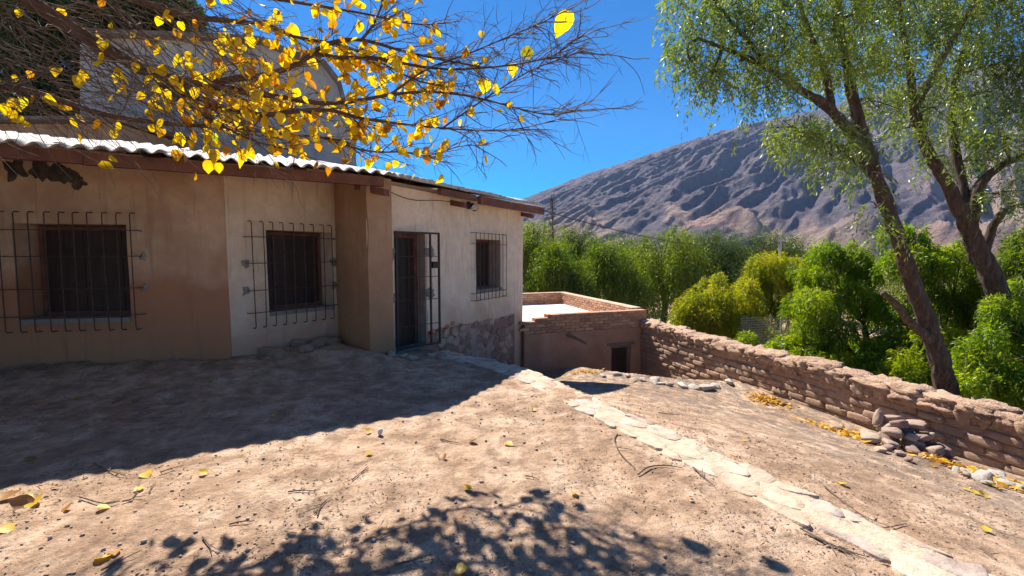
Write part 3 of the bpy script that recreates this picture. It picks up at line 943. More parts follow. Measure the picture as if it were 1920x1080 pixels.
def roof_sheet(E, D, U, s0, s1, sgn, dz, tiltv, back=False):
    """s measured away from the kink along the eave"""
    nper = 12
    S = np.linspace(s0, s1, int(round((s1 - s0) / 0.177 * nper)) + 1)
    V = []; F = []; nv = 10
    for i, s in enumerate(S):
        vl = min(VMAX, 3.57 * s + 0.02)
        if vl < 0.02: vl = 0.02
        c = 0.026 * math.sin(2 * math.pi * s / 0.177)
        for k in range(nv):
            v = -dz[1] + (vl + dz[1]) * k / (nv - 1)
            x = E + D * sgn * s + U * v
            V.append((x[0], x[1], EZ + SL * v + c + dz[0] + 0.012 * math.sin(s * 3.1 + v * 1.3)))
    n = len(S)
    V += [(x, y, z - 0.008) for x, y, z in V]
    N = n * nv
    for i in range(n - 1):
        for k in range(nv - 1):
            q = (i * nv + k, (i + 1) * nv + k, (i + 1) * nv + k + 1, i * nv + k + 1)
            F.append(q); F.append(tuple(N + j for j in q[::-1]))
    for i in range(n - 1):
        F.append((i * nv, N + i * nv, N + (i + 1) * nv, (i + 1) * nv))
    for k in range(nv - 1):
        F.append((k, k + 1, N + k + 1, N + k)); j = (n - 1) * nv + k
        F.append((j, N + j, N + j + 1, j + 1))
    return V, F


roof = None
for (E, D, U, sgn, total) in ((KINK, DA, UA, -1, 8.6), (KINK, DB, UB, 1, 5.28)):
    s = 0.0; k = 0
    while s < total - 0.05:
        e = min(s + 0.885, total)
        dz = (rng.uniform(0, 0.012) + 0.010 * (k % 2), rng.uniform(0.0, 0.05))
        V, F = roof_sheet(E, D, U, s, e + 0.07, sgn, dz, 0)
        me_mat = MT['sheet']
        if roof is None:
            roof = obj('roof', V, F, me_mat, house, True)
        else:
            obj('roof_sheet', V, F, me_mat, roof, True)
        s = e; k += 1
# rear slope of the right wing and of the left wing
m = MB()
q0 = KINK + UB * VMAX + DB * 1.0; q1 = KINK + UB * VMAX + DB * 5.35
m.quadbox([(*(p), z) for z in (0,) for p in ()] or [
    (*q0, EZ + SL * VMAX - .03), (*q1, EZ + SL * VMAX - .03), (*(q1 + UB * 3), EZ - .03), (*(q0 + UB * 3), EZ - .03),
    (*q0, EZ + SL * VMAX), (*q1, EZ + SL * VMAX), (*(q1 + UB * 3), EZ), (*(q0 + UB * 3), EZ)])
m.build('rear_slope', MT['sheet'], roof)
m = MB()
q0 = KINK + UA * VMAX - DA * 8.5; q1 = KINK + UA * VMAX - DA * 0.8
m.quadbox([(*q0, EZ + SL * VMAX - .03), (*q1, EZ + SL * VMAX - .03), (*(q1 + UA * 3), EZ + .25), (*(q0 + UA * 3), EZ + .25),
           (*q0, EZ + SL * VMAX), (*q1, EZ + SL * VMAX), (*(q1 + UA * 3), EZ + .28), (*(q0 + UA * 3), EZ + .28)])
m.build('rear_slope', MT['sheet'], roof)


def beam(name, P, D, t0, t1, o0, o1, z0_, z1_, mat=None, sag=0.0):
    m = MB()
    m.quadbox([wpt(P, D, t, o, z) for (z) in (z0_, z1_) for (t, o) in ((t0, o1), (t1, o1), (t1, o0), (t0, o0))])
    m.build(name, mat or MT['wood'], house)


# fascia boards under the eaves (offsets are outwards from the eave line)
EA0 = KINK - DA * 8.6
beam('fascia', EA0, DA, 0.0, 5.2, -0.17, -0.07, EZ - 0.165, EZ - 0.035)
beam('fascia', EA0, DA, 5.205, 8.50, -0.165, -0.075, EZ - 0.175, EZ - 0.04)
beam('fascia', KINK, DB, 2.42, 5.26, -0.12, -0.04, EZ - 0.20, EZ - 0.045)
beam('fascia', KINK, DB, 1.25, 2.34, -0.16, -0.08, EZ - 0.15, EZ - 0.045)
for t in (0.03, 2.02, 4.78):
    m = MB()
    m.quadbox([wpt(P3, D3, tt, o, z + SL * -o * 1.0) for z in (2.50, 2.60) for (tt, o) in ((t, 0.30), (t + .11, 0.30), (t + .11, -0.3), (t, -0.3))])
    m.build('rafter', MT['wood'], house)
for s in (0.6, 2.3, 4.0, 5.7, 7.4):
    m = MB()
    m.quadbox([wpt(EA0, DA, s + dd, o, z - SL * o) for z in (EZ - .15, EZ - .05) for (dd, o) in ((0, -.20), (.09, -.20), (.09, -2.2), (0, -2.2))])
    m.build('rafter', MT['wood'], house)
# floodlight under the eave
LP = np.array(wpt(P3, D3, 2.60, 0.10, 2.53))
m = MB(); m.tube([wpt(P3, D3, 2.60, -.01, 2.55), wpt(P3, D3, 2.60, .035, 2.55)], .075, 14); lamp = m.build('floodlight', MT['blackiron'], house)
m = MB(); m.tube([LP + (0, 0, .02), LP + (.02, -.05, -.015), LP + (.055, -.12, -.04)], [.045, .055, .075], 14); m.build('lamp_head', MT['blackiron'], lamp)
m = MB(); m.tube([LP + (.055, -.121, -.04), LP + (.057, -.125, -.042)], [.066, .066], 14); m.build('lens', MT['metal'], lamp)
# slack cable under the eave
m = MB()
cp = [wpt(P3, D3, 0.2 + 2.2 * u, 0.03, 2.60 - 0.10 * math.sin(math.pi * u) * (1 + .4 * math.sin(7 * u))) for u in np.linspace(0, 1, 14)]
m.tube(cp, .006, 5); m.build('loose_wire', MT['cable'], house)
# crumbled dark hole in the plaster under the left eave
MT['soot'] = simple('dark_crumble', [(0.3, (0.03, 0.028, 0.024)), (0.7, (0.10, 0.085, 0.065))], 14, 5, 0.95, 0.9, 25, 0.02, world=True)
for (dt_, zz_, rr_) in ((1.70, 2.52, .08), (1.86, 2.60, .13), (2.12, 2.65, .12), (2.38, 2.67, .13)): lumpy_patch(P1, D1, L1 - dt_, zz_, rr_, MT['soot'])

# ------------------------------------------------------------------ tall gabled building behind
tall = thing('building', 'tall grey plastered gabled building rising behind the corrugated roof', 'building', (-6.5, 12.5, 0))
prof = [at(150, 330, 11.5), at(150, 70, 11.5), at(400, 78, 11.5), at(500, 85, 11.5), at(560, 112, 11.5), at(610, 122, 11.5), at(640, 160, 11.5), at(668, 262, 11.5), at(668, 330, 11.5)]
m = MB()
fr = [tuple(p) for p in prof]; bk = [(p[0] - 1.75, p[1] + 4.5, p[2]) for p in prof]
n = len(fr)
m.add(fr + bk, [tuple(range(n - 1, -1, -1)), tuple(range(n, 2 * n))] + [(i, (i + 1) % n, n + (i + 1) % n, n + i) for i in range(n)])
m.build('wall', MT['grey_wall'], tall)
m = MB()
for i in range(1, n - 2):
    a, b = prof[i], prof[i + 1]
    d = b - a; nn = np.array([-d[2], 0, d[0]]); nn = nn / np.linalg.norm(nn)
    m.quadbox([(*(a + nn * .003 + (0, -.28, 0)),), (*(b + nn * .003 + (0, -.28, 0)),), (*(b + nn * .003 + (-1.85, 4.8, 0)),), (*(a + nn * .003 + (-1.85, 4.8, 0)),),
               (*(a + nn * .09 + (0, -.28, 0)),), (*(b + nn * .09 + (0, -.28, 0)),), (*(b + nn * .09 + (-1.85, 4.8, 0)),), (*(a + nn * .09 + (-1.85, 4.8, 0)),)])
m.build('roof', MT['oldwood'], tall)
m = MB(); m.tube([at(262, 120, 11.4), at(284, 240, 11.4)], .05, 8); m.build('drainpipe', MT['metal'], tall)
shed = thing('shed', 'low dark flat-roofed shed behind the left end of the corrugated roof', 'shed', (-9.5, 9.5, 0))
a = at(-250, 232, 9.6); b = at(225, 236, 9.6)
m = MB(); m.quadbox([(a[0], 9.6, 0), (b[0], 9.6, 0), (b[0], 11.2, 0), (a[0], 11.2, 0), (a[0], 9.6, a[2]), (b[0], 9.6, a[2]), (b[0], 11.2, a[2]), (a[0], 11.2, a[2])])
m.build('wall', MT['ochre2'], shed)
m = MB(); m.quadbox([(a[0] - .2, 9.3, a[2] + .003), (b[0] + .2, 9.3, a[2] + .003), (b[0] + .2, 11.4, a[2] + .1), (a[0] - .2, 11.4, a[2] + .1), (a[0] - .2, 9.3, a[2] + .07), (b[0] + .2, 9.3, a[2] + .07), (b[0] + .2, 11.4, a[2] + .17), (a[0] - .2, 11.4, a[2] + .17)])
m.build('roof', MT['oldwood'], shed)

# ------------------------------------------------------------------ sunken outbuilding with white roof and brick parapets
FL = np.array([0.30, 10.92]); FR = np.array([3.60, 12.13]); FD = (FR - FL) / np.linalg.norm(FR - FL); FLEN = np.linalg.norm(FR - FL)
RD = np.array([-0.279, 0.960]); RLEN = 5.7; BKL = 3.3
outb = thing('outbuilding', 'sunken mud-brick outbuilding with a flat white roof and brick parapets', 'building', (2.0, 14.0, -2.3))
OD = (2.42, 3.02, -2.4, -0.78)
RZ = -0.26
wall_panel('wall', FL, FD, FLEN, -2.4, lambda x, y: -0.34, 0.3, [OD], MT['mudwall'], outb, seed=11) if False else None


def flat_wall(name, P, D, L, z0_, z1_, th, ops, mat, parent):
    ts = sorted({0, L, *[o[0] for o in ops], *[o[1] for o in ops], *np.linspace(0, L, int(L / .25) + 2)[1:-1]}); zs = sorted({z0_, z1_, *[o[2] for o in ops], *[o[3] for o in ops]})
    m = MB(); V = {}
    nt_, nz = len(ts), len(zs)
    pts = []
    for s in (0, 1):
        for i, t in enumerate(ts):
            for j, z in enumerate(zs):
                n = 0.02 * mnoise.noise(Vector((t * 1.3, z * 1.3, 5.0))) if s == 0 else -th
                pts.append(wpt(P, D, t, n, z))
    N = nt_ * nz; I = lambda i, j, s: s * N + i * nz + j

    def solid(i, j):
        if i < 0 or j < 0 or i >= nt_ - 1 or j >= nz - 1: return False
        tc = (ts[i] + ts[i + 1]) / 2; zc = (zs[j] + zs[j + 1]) / 2
        return not any(a < tc < b and c < zc < d for a, b, c, d in ops)
    F = []
    for i in range(nt_ - 1):
        for j in range(nz - 1):
            if not solid(i, j): continue
            F.append((I(i, j, 0), I(i + 1, j, 0), I(i + 1, j + 1, 0), I(i, j + 1, 0)))
            F.append((I(i, j, 1), I(i, j + 1, 1), I(i + 1, j + 1, 1), I(i + 1, j, 1)))
            if not solid(i - 1, j): F.append((I(i, j, 0), I(i, j + 1, 0), I(i, j + 1, 1), I(i, j, 1)))
            if not solid(i + 1, j): F.append((I(i + 1, j, 0), I(i + 1, j, 1), I(i + 1, j + 1, 1), I(i + 1, j + 1, 0)))
            if not solid(i, j - 1): F.append((I(i, j, 0), I(i, j, 1), I(i + 1, j, 1), I(i + 1, j, 0)))
            if not solid(i, j + 1): F.append((I(i, j + 1, 0), I(i + 1, j + 1, 0), I(i + 1, j + 1, 1), I(i, j + 1, 1)))
    return obj(name, pts, F, mat, parent)


flat_wall('wall', FL, FD, FLEN, -2.5, -0.335, 0.28, [OD], MT['mudwall'], outb)
flat_wall('wall', FR, RD, RLEN, -3.5, -0.335, 0.28, [], MT['mudwall'], outb)
BR = FR + RD * RLEN
flat_wall('wall', BR, -FD, BKL, -3.5, -0.335, 0.28, [], MT['mudwall'], outb)
BLc = BR - FD * BKL
flat_wall('wall', BLc, -RD, RLEN - 0.3, -3.5, -0.335, 0.28, [], MT['mudwall'], outb)
c0 = FL + RD * .28 + FD * .01; c1 = FR + RD * .28 - FD * .28; c2 = BR - RD * .28 - FD * .28; c3 = BLc - RD * .28 + FD * .28
m = MB(); m.quadbox([(*c, RZ - .12) for c in (c0, c1, c2, c3)] + [(*c, RZ) for c in (c0, c1, c2, c3)]); m.build('roof', MT['white_roof'], outb)


def brick_mesh(l, h, w, k):
    me = lump_mesh('brick', MT['brick'], 9, 0.05, 2.0, 1, k)
    for v in me.vertices: v.co = Vector((v.co.x * l / 2, v.co.y * w / 2, v.co.z * h / 2))
    for p in me.polygons: p.use_smooth = False
    return me


BR_ME = [brick_mesh(0.262, 0.066, 0.13, k) for k in range(5)]


def parapet(P, D, L, z0_, ncourse, th, topskip=None, inner=True, outer=True):
    # mortar core, then bricks on the visible faces
    top = z0_ + ncourse * 0.076
    m = MB()
    ts = [0, L] if topskip is None else [0, 0.3, 0.62, L]
    hs = [top] if topskip is None else [top - 0.16, top - 0.08, top]
    for a, b, h in zip(ts[:-1], ts[1:], hs):
        m.quadbox([wpt(P, D, t, o, z) for z in (z0_, h - .012) for (t, o) in ((a + .001, -.022), (b - .001, -.022), (b - .001, -th + .022), (a + .001, -th + .022))])
    core = m.build('parapet', MT['mudwall'], outb)
    ang = math.atan2(D[1], D[0])
    for c in range(ncourse):
        t = -0.13 * (c % 2) + 0.135
        while t < L - 0.1:
            z = z0_ + c * 0.076 + 0.036
            lim = top if topskip is None else (top - 0.16 if t < 0.3 else (top - 0.08 if t < 0.62 else top))
            if z < lim:
                for face in ([0] if outer else []) + ([1] if inner else []):
                    o = -0.065 + rng.uniform(-.004, .008) if face == 0 else -th + 0.065 + rng.uniform(-.008, .004)
                    inst('brick', BR_ME[rng.integers(5)], wpt(P, D, t, o, z + rng.uniform(-.003, .003)), (rng.uniform(-.02, .02), rng.uniform(-.012, .012), ang + rng.uniform(-.02, .02) + (math.pi if rng.random() < .5 else 0)), (1, 1, 1), core)
            t += 0.274
    return core


parapet(FL, FD, FLEN - 0.002, -0.333, 6, 0.28, topskip=1, inner=False)
parapet(FR + RD * .284, RD, RLEN - .57, -0.333, 6, 0.28, inner=True, outer=False)
parapet(BR, -FD, BKL, -0.333, 6, 0.28, inner=True, outer=False)
# pale mud coping line on the right and back parapets
for (P, D, L) in ((FR + RD * .3, RD, RLEN - .6), (BR, -FD, BKL)):
    m = MB(); m.quadbox([wpt(P, D, t, o, z) for z in (0.126, 0.150) for (t, o) in ((0, -.002), (L, -.002), (L, -.278), (0, -.278))]); m.build('coping', MT['adobe'], outb)
# low door with timber lintel
m = MB()
for (t0, t1, z0_, z1_) in ((2.425, 2.48, -2.3, -0.79), (2.96, 3.015, -2.3, -0.79), (2.48, 2.96, -0.86, -0.79)):
    m.quadbox([wpt(FL, FD, t, o, z) for z in (z0_, z1_) for (t, o) in ((t0, -.06), (t1, -.06), (t1, -.16), (t0, -.16))])
od = m.build('door', MT['oldwood'], outb)
for i in range(4):
    t0 = 2.482 + i * .119
    m = MB(); m.quadbox([wpt(FL, FD, t, o, z) for z in (-2.3, -0.862) for (t, o) in ((t0, -.13), (t0 + .117, -.13), (t0 + .117, -.16), (t0, -.16))]); m.build('board', MT['darkwood'], od)
m = MB(); m.quadbox([wpt(FL, FD, t, o, z) for z in (-0.78, -0.71) for (t, o) in ((2.3, .022), (3.12, .022), (3.12, -.03), (2.3, -.03))]); m.build('lintel', MT['oldwood'], outb)
# wooden roof spout
sp = np.array(wpt(FL, FD, 1.12, -.05, -0.40)); se = np.array(wpt(FL, FD, 1.42, .55, -0.56))
m = MB(); m.tube([sp, sp * .5 + se * .5 + (0, 0, .01), se], [.04, .038, .034], 8); m.build('spout', MT['oldwood'], outb)

# ------------------------------------------------------------------ adobe boundary wall
awall = thing('adobe_wall', 'weathered adobe brick boundary wall with rounded mud top beside the terrace', 'wall', (4.6, 8.0, -0.9))
AWL = 12.2
AANG = math.atan2(AWD[1], AWD[0])


def awp(t, off, z):     # off towards the yard
    return (AW0[0] + AWD[0] * t + AWN[0] * off, AW0[1] + AWD[1] * t + AWN[1] * off, z)


def aw_top(t):
    base = -0.165 - 0.004 * t + 0.02 * math.sin(t * 1.9) + 0.012 * math.sin(t * 5.3)
    return base + (0.045 if t > 4.6 else 0.0) * (1 - min(max((t - 4.6) / 3.5, 0), 1))


V = []; F = []
T = np.linspace(0.0, AWL, 90)
for i, t in enumerate(T):
    tp = aw_top(t) - 0.07
    for (o, z) in ((-0.022, -3.0), (-0.022, tp - 0.06), (-0.10, tp), (-0.34, tp), (-0.42, tp - .06), (-0.44, -3.0)):
        V.append(awp(t, o + 0.008 * rng.uniform(-1, 1), z))
for i in range(len(T) - 1):
    for k in range(5):
        F.append((i * 6 + k, i * 6 + k + 1, (i + 1) * 6 + k + 1, (i + 1) * 6 + k))
F += [tuple(range(5, -1, -1)), tuple(range((len(T) - 1) * 6, len(T) * 6))]
obj('core', V, F, simple('adobe_mud', [(0.3, (0.40, 0.24, 0.16)), (0.6, (0.53, 0.34, 0.235)), (0.8, (0.64, 0.45, 0.33))], 4, 7, 0.95, 1.0, 14, 0.04, world=True), awall, True)
z = -0.295; course = 0
while z > -1.75:
    h = rng.uniform(0.098, 0.118)
    t = -0.17 * (course % 2) + 0.02 + rng.uniform(0, .05)
    tmax = AWL if z > -0.95 else 3.9
    while t < tmax:
        wd = rng.uniform(0.32, 0.38)
        if t + wd > 0.05:
            er = rng.random()
            o = -0.072 + rng.uniform(-0.022, 0.026)
            hs = h / 2 * (0.97 if er > .25 else 0.86)
            inst('adobe_brick', ADOBES[rng.integers(14)], awp(t + wd / 2, o, z - h / 2 + rng.uniform(-.008, .008)),
                 (rng.uniform(-.05, .05), rng.uniform(-.018, .018), AANG + rng.uniform(-.03, .03) + (math.pi if rng.random() < .5 else 0)), (wd / 2 * (1.0 if er > .2 else .9), 0.08, hs), awall)
        t += wd
    z -= h; course += 1
t = 0.0
while t < AWL:
    wd = rng.uniform(0.26, 0.46)
    tp = aw_top(t + wd / 2)
    hh = rng.uniform(0.09, 0.12)
    inst('mud_cap', CAPS[rng.integers(12)], awp(t + wd / 2, -0.20 + rng.uniform(-.02, .02), tp - hh * 0.92 + rng.uniform(-.012, .012)),
         (rng.uniform(-.06, .06), rng.uniform(-.06, .06), AANG + rng.uniform(-.1, .1) + (math.pi if rng.random() < .5 else 0)), (wd / 2 * 1.25, 0.235 * rng.uniform(.93, 1.06), hh), awall)
    t += wd
t = 0.02
while t < AWL:      # weathered lobes hanging over the face
    wd = rng.uniform(0.11, 0.24)
    hh = rng.uniform(0.085, 0.14)
    inst('mud_lobe', CAPS[rng.integers(12)], awp(t + wd / 2, -0.065 + rng.uniform(-.02, .02), aw_top(t) - 0.035 - hh + rng.uniform(-.02, .012)),
         (rng.uniform(-.1, .25), rng.uniform(-.2, .2), AANG + rng.uniform(-.2, .2) + (math.pi if rng.random() < .5 else 0)), (wd / 2 * 1.12, 0.075, hh), awall)
    t += wd
# ------------------------------------------------------------------ loose stones
def rot3():
    return tuple(rng.uniform(0, 6.28, 3))


def put_stone(me, x, y, s, label, group, z=None, sink=0.3, rot=None, name='stone'):
    zz = (gz1(x, y) if z is None else z) + s[2] * (1 - sink)
    o = inst(name, me, (x, y, zz), rot or (rng.uniform(-.3, .3), rng.uniform(-.3, .3), rng.uniform(0, 6.28)), s)
    return tag(o, label, 'stone', group)


PILEC = onz(1690, 838, -0.78)
pile = [(-.42, -.02, 0, .11, .08, .065), (-.3, -.18, 0, .10, .08, .06), (-.12, -.30, 0, .10, .07, .05), (.10, -.30, 0, .12, .09, .07), (.3, -.22, 0, .11, .09, .07), (.42, -.02, 0, .10, .09, .08),
        (-.18, .0, 0, .12, .1, .09), (.06, -.05, 0, .13, .11, .1), (.26, .05, 0, .12, .1, .09), (-.3, .16, 0, .11, .09, .08), (.0, .2, 0, .12, .1, .09), (.2, .25, 0, .1, .1, .09),
        (-.2, -.08, .15, .11, .085, .06), (-.02, -.16, .15, .10, .07, .055), (.16, -.1, .16, .12, .09, .06), (.3, .0, .15, .10, .08, .06), (-.12, .1, .17, .11, .09, .07), (.08, .06, .19, .10, .08, .06), (.24, .14, .17, .1, .08, .06),
        (-.06, -.02, .28, .12, .085, .055), (.12, .0, .29, .13, .09, .06), (.24, .06, .27, .09, .08, .05), (-.02, .12, .32, .11, .08, .06), (-.2, .15, .26, .075, .06, .1)]
for (dx, dy, dz, a, b, c) in pile:
    if c > max(a, b) and dz > .2: lab, grp = 'narrow stone standing upright on the stone pile', None
    elif dz == 0: lab, grp = 'stone in the bottom layer of the pile against the adobe wall', 'bottom stones of the pile'
    elif dz < .25: lab, grp = 'stone in the middle layer of the pile against the adobe wall', 'middle stones of the pile'
    else: lab, grp = 'stone lying on top of the pile against the adobe wall', 'top stones of the pile'
    x = PILEC[0] + dx; y = PILEC[1] + dy
    put_stone(STONES[rng.integers(9)], x, y, (a, b, c), lab, grp, z=gz1(x, y) + dz * 0.92, sink=0.22,
              rot=(rng.uniform(-.25, .25), rng.uniform(-.3, .3), rng.uniform(0, 6.28)))
for (px, py, s) in ((1568, 803, .07), (1593, 800, .06), (1650, 865, .075), (1685, 872, .06), (1560, 797, .04), (1700, 885, .045), (1665, 855, .07)):
    p = onz(px, py, -0.75)
    put_stone(STONES[rng.integers(9)], p[0], p[1], (s, s * .8, s * .6), 'loose stone lying beside the stone pile near the adobe wall', 'stones beside the pile')
for (px, py, s) in ((1130, 692, .11), (1158, 690, .12), (1178, 694, .10), (1205, 704, .09), (1230, 709, .15), (1255, 714, .11), (1280, 717, .14), (1300, 719, .12), (1325, 720, .18), (1342, 716, .12), (1368, 713, .13), (1400, 709, .10), (1240, 712, .08)):
    p = onz(px, py + 4, -0.86)
    put_stone(GSTONES[rng.integers(6)], p[0], p[1], (s * .95, s * .6, s * .36), 'pale grey rough stone along the edge above the sunken entry', 'edge stones', sink=0.25)
for (px, py, s) in ((1815, 905, .10), (1842, 912, .13), (1868, 895, .09), (1885, 925, .10), (1850, 930, .07), (1905, 930, .11), (1790, 893, .06), (1880, 905, .06)):
    p = onz(px, py, -0.72)
    put_stone(GSTONES[rng.integers(6)], p[0], p[1], (s * .9, s * .65, s * .36), 'grey ash-coated stone on the terrace near the foot of the wall', 'grey terrace stones', sink=0.3)
for i in range(16):
    t = rng.uniform(0.35, 1.65); off = rng.uniform(.04, .4)
    p = wpt(P12, D2, t, off, 0); s = rng.uniform(.04, .11)
    put_stone(ADOBES[rng.integers(14)], p[0], p[1], (s, s * .8, s * .6), 'rubble lump in the earth bank under the middle window', 'rubble under the middle window', sink=0.4)
for (px, py, s) in ((735, 668, .10), (757, 668, .08), (775, 672, .09), (826, 668, .1), (655, 652, .12)):
    p = onz(px, py, 0.03)
    put_stone(STONES[rng.integers(9)], p[0], p[1], (s, s * .8, s * .5), 'flat stone by the doorstep of the house', 'doorstep stones', sink=0.4)
p = onz(713, 817, 0)
WS = lump_mesh('pebble', simple('white_stone', [(0.3, (0.62, 0.6, 0.57)), (0.7, (0.75, 0.73, 0.7))], 5, 3, 0.8, 0.2, 20), 2.2, 0.06, 1, 3, 3)
tag(inst('pebble', WS, (p[0], p[1], gz1(p[0], p[1]) + .03), (.3, .2, .5), (.022, .02, .032)), 'small white egg-shaped stone at the edge of the eave shadow', 'stone')


# ------------------------------------------------------------------ foliage tools
def leaf_quads(C, D, S, L, W):
    b = C; t = C + D * L[:, None]; mid = C + D * (L * 0.45)[:, None]
    l = mid + S * (W / 2)[:, None]; r = mid - S * (W / 2)[:, None]
    V = np.stack([b, l, t, r], 1).reshape(-1, 3)
    F = np.arange(len(V), dtype=np.int32).reshape(-1, 4)
    return V, F


def leaf_obj(name, V, F, tint, mat, parent, stuff=True):
    o = obj(name, V, F, mat, parent)
    a = o.data.attributes.new('tint', 'FLOAT', 'POINT')
    a.data.foreach_set('value', np.repeat(tint, 4).astype(np.float32))
    if stuff: o['kind'] = 'stuff'
    return o


def unit(v):
    return v / (np.linalg.norm(v, axis=-1, keepdims=True) + 1e-9)


def strands(starts, out, length, K, lsize, lwid, tint0, droop=1.0, spread=0.9, jit=0.02):
    """hanging compound leaves: K leaflets on each strand"""
    n = len(starts)
    u = (np.arange(K) + rng.uniform(0, 1, (n, K))) / K
    L = length[:, None]
    pos = starts[:, None, :] + out[:, None, :] * (L * 0.55 * np.sin(u * 1.7))[:, :, None]
    pos[:, :, 2] -= droop * L * u ** 1.5
    pos += rng.normal(0, jit, pos.shape)
    d = out[:, None, :] * (0.9 * np.cos(u * 1.7))[:, :, None] + np.array([0, 0, -1.0]) * (droop * 1.3 * u)[:, :, None]
    d = d + rng.normal(0, spread * 0.55, d.shape)
    d = unit(d).reshape(-1, 3)
    s = unit(np.cross(d, rng.normal(0, 1, d.shape)))
    C = pos.reshape(-1, 3); N = len(C)
    l = lsize * rng.uniform(0.65, 1.25, N); w = lwid * rng.uniform(0.7, 1.2, N)
    tint = np.clip(np.repeat(tint0, K) + rng.normal(0, 0.13, N), 0, 1)
    V, F = leaf_quads(C, d, s, l, w)
    return V, F, tint


def clump_starts(c, r, n, shell=0.35):
    v = unit(rng.normal(0, 1, (n, 3)))
    rad = rng.uniform(shell ** 3, 1, n) ** (1 / 3)
    return np.asarray(c) + v * rad[:, None] * np.asarray(r), v


def cat(parts):
    V = []; F = []; T = []; k = 0
    for v, f, t in parts:
        V.append(v); F.append(f + k); T.append(t); k += len(v)
    return np.concatenate(V), np.concatenate(F), np.concatenate(T)


def limb(m, P, r0, r1, n=6, k=4, wob=0.0):
    S = spline(P, k)
    if wob: S = S + np.cumsum(rng.normal(0, wob, S.shape), axis=0) * 0.4
    m.tube(S, np.linspace(r0, r1, len(S)), n)
    return S


def wood_part(name, P, r, parent, mat, n=10, k=6, rough=0.0):
    S = spline(np.hstack([np.asarray(P, float), np.asarray(r, float)[:, None]]), k)
    if rough > .2: n = n * 2
    V, F = tube(S[:, :3], S[:, 3], n)
    V = np.array(V)
    if rough:
        for i, v in enumerate(V):
            c = S[min(i // n, len(S) - 1), :3]
            q = mnoise.fractal(Vector((v[0] * 14, v[1] * 14, v[2] * 3.5)), 1, 2, 3) + .6 * mnoise.noise(Vector(v) * 4)
            V[i] = c + (v - c) * (1 + rough * q)
    return obj(name, V, F, mat, parent, True), S


def sprout(m, S, clumps, rbase=0.03):
    """limbs from the nearest point of a skeleton polyline to each clump centre"""
    for c, r in clumps:
        c = np.asarray(c, float)
        dd = np.linalg.norm(S - c, axis=1) + 0.4 * np.clip(S[:, 2] - c[2], 0, 9)
        j = int(np.argmin(dd)); a = S[j]
        L = np.linalg.norm(c - a)
        if L < 0.1: continue
        mid = (a + c) / 2 + rng.normal(0, 0.08 * L, 3) + np.array([0, 0, 0.10 * L])
        limb(m, [a, mid, c], min(rbase, 0.02 + 0.012 * L), 0.006, 5, 4)
        for q in range(3):
            e = c + rng.normal(0, 0.55, 3) * np.asarray(r)
            limb(m, [mid * .4 + c * .6, (mid + e) / 2 + rng.normal(0, .05 * L, 3), e], 0.012, 0.004, 4, 3)


# ------------------------------------------------------------------ the two leaning pepper trees behind the wall
def pepper_tree(label, trunkP, trunkR, limbs, clumps, nstr, mat, lsize, lwid, K, slen, name='pepper_tree', group=None, tintb=0.5, droop=1.0):
    base = np.array(trunkP[0])
    root = thing(name, label, 'tree', tuple(base), group)
    _, S = wood_part('trunk', trunkP, trunkR, root, MT['bark'], 12, 8, 0.30)
    sk = [S[:, :3]]
    for (P, r) in limbs:
        _, s2 = wood_part('limb', P, r, root, MT['bark'], 8, 6, 0.25)
        sk.append(s2[:, :3])
    SK = np.concatenate(sk)
    m = MB(); sprout(m, SK, clumps); m.build('twigs', MT['bark'], root, True)['kind'] = 'stuff'
    parts = []
    vol = np.array([np.prod(np.asarray(r)) ** 0.67 for _, r in clumps]); vol /= vol.sum()
    for (c, r), w in zip(clumps, vol):
        n = max(8, int(nstr * w))
        st, v = clump_starts(c, r, n, 0.2)
        out = v.copy(); out[:, 2] = np.abs(out[:, 2]) * 0.3; out = unit(out + rng.normal(0, .35, out.shape)) * 0.6
        t0 = np.clip(tintb + rng.normal(0, .22) + 0.22 * v[:, 2] + rng.normal(0, .1, n), 0, 1)  # tint rises toward each clump's top: overhead light put into the leaf colour
        parts.append(strands(st, out, slen * rng.uniform(.5, 1.25, n), K, lsize, lwid, t0, droop=droop, spread=.75))
    V, F, T = cat(parts)
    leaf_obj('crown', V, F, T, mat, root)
    return root


def A(*l):
    return [at(*p) for p in l]


TA = [(1778, 790, 6.9), (1772, 735, 6.85), (1763, 680, 6.8), (1742, 615, 6.75), (1708, 520, 6.65), (1676, 425, 6.55), (1648, 345, 6.45), (1612, 275, 6.35), (1560, 208, 6.2), (1500, 168, 6.1), (1440, 128, 6.0), (1380, 100, 5.95), (1310, 72, 5.9)]
clA = [(at(x, y, Y), (r * .74, r * .74, r * .5)) for (x, y, Y, r) in [
    (1300, 70, 5.9, .50), (1340, 20, 6.0, .5), (1385, 120, 5.9, .5), (1330, 150, 5.8, .38), (1420, 40, 6.1, .6), (1470, 100, 6.0, .55), (1440, 170, 5.8, .42), (1500, 20, 6.2, .6), (1540, 110, 6.3, .55),
    (1560, 30, 6.4, .6), (1600, 120, 6.4, .55), (1630, 40, 6.6, .6), (1500, 260, 6.0, .38), (1540, 240, 5.9, .40), (1480, 235, 6.0, .28), (1590, 270, 6.1, .35), (1560, 300, 6.0, .30), (1640, 190, 6.7, .45), (1400, -40, 6.1, .6), (1520, -60, 6.3, .7), (1640, -50, 6.6, .7), (1660, 110, 6.9, .5),
    (1290, -10, 6.0, .4), (1290, 130, 5.8, .25), (1640, 390, 6.4, .16), (1660, 430, 6.4, .14), (1630, 330, 6.2, .2)]]
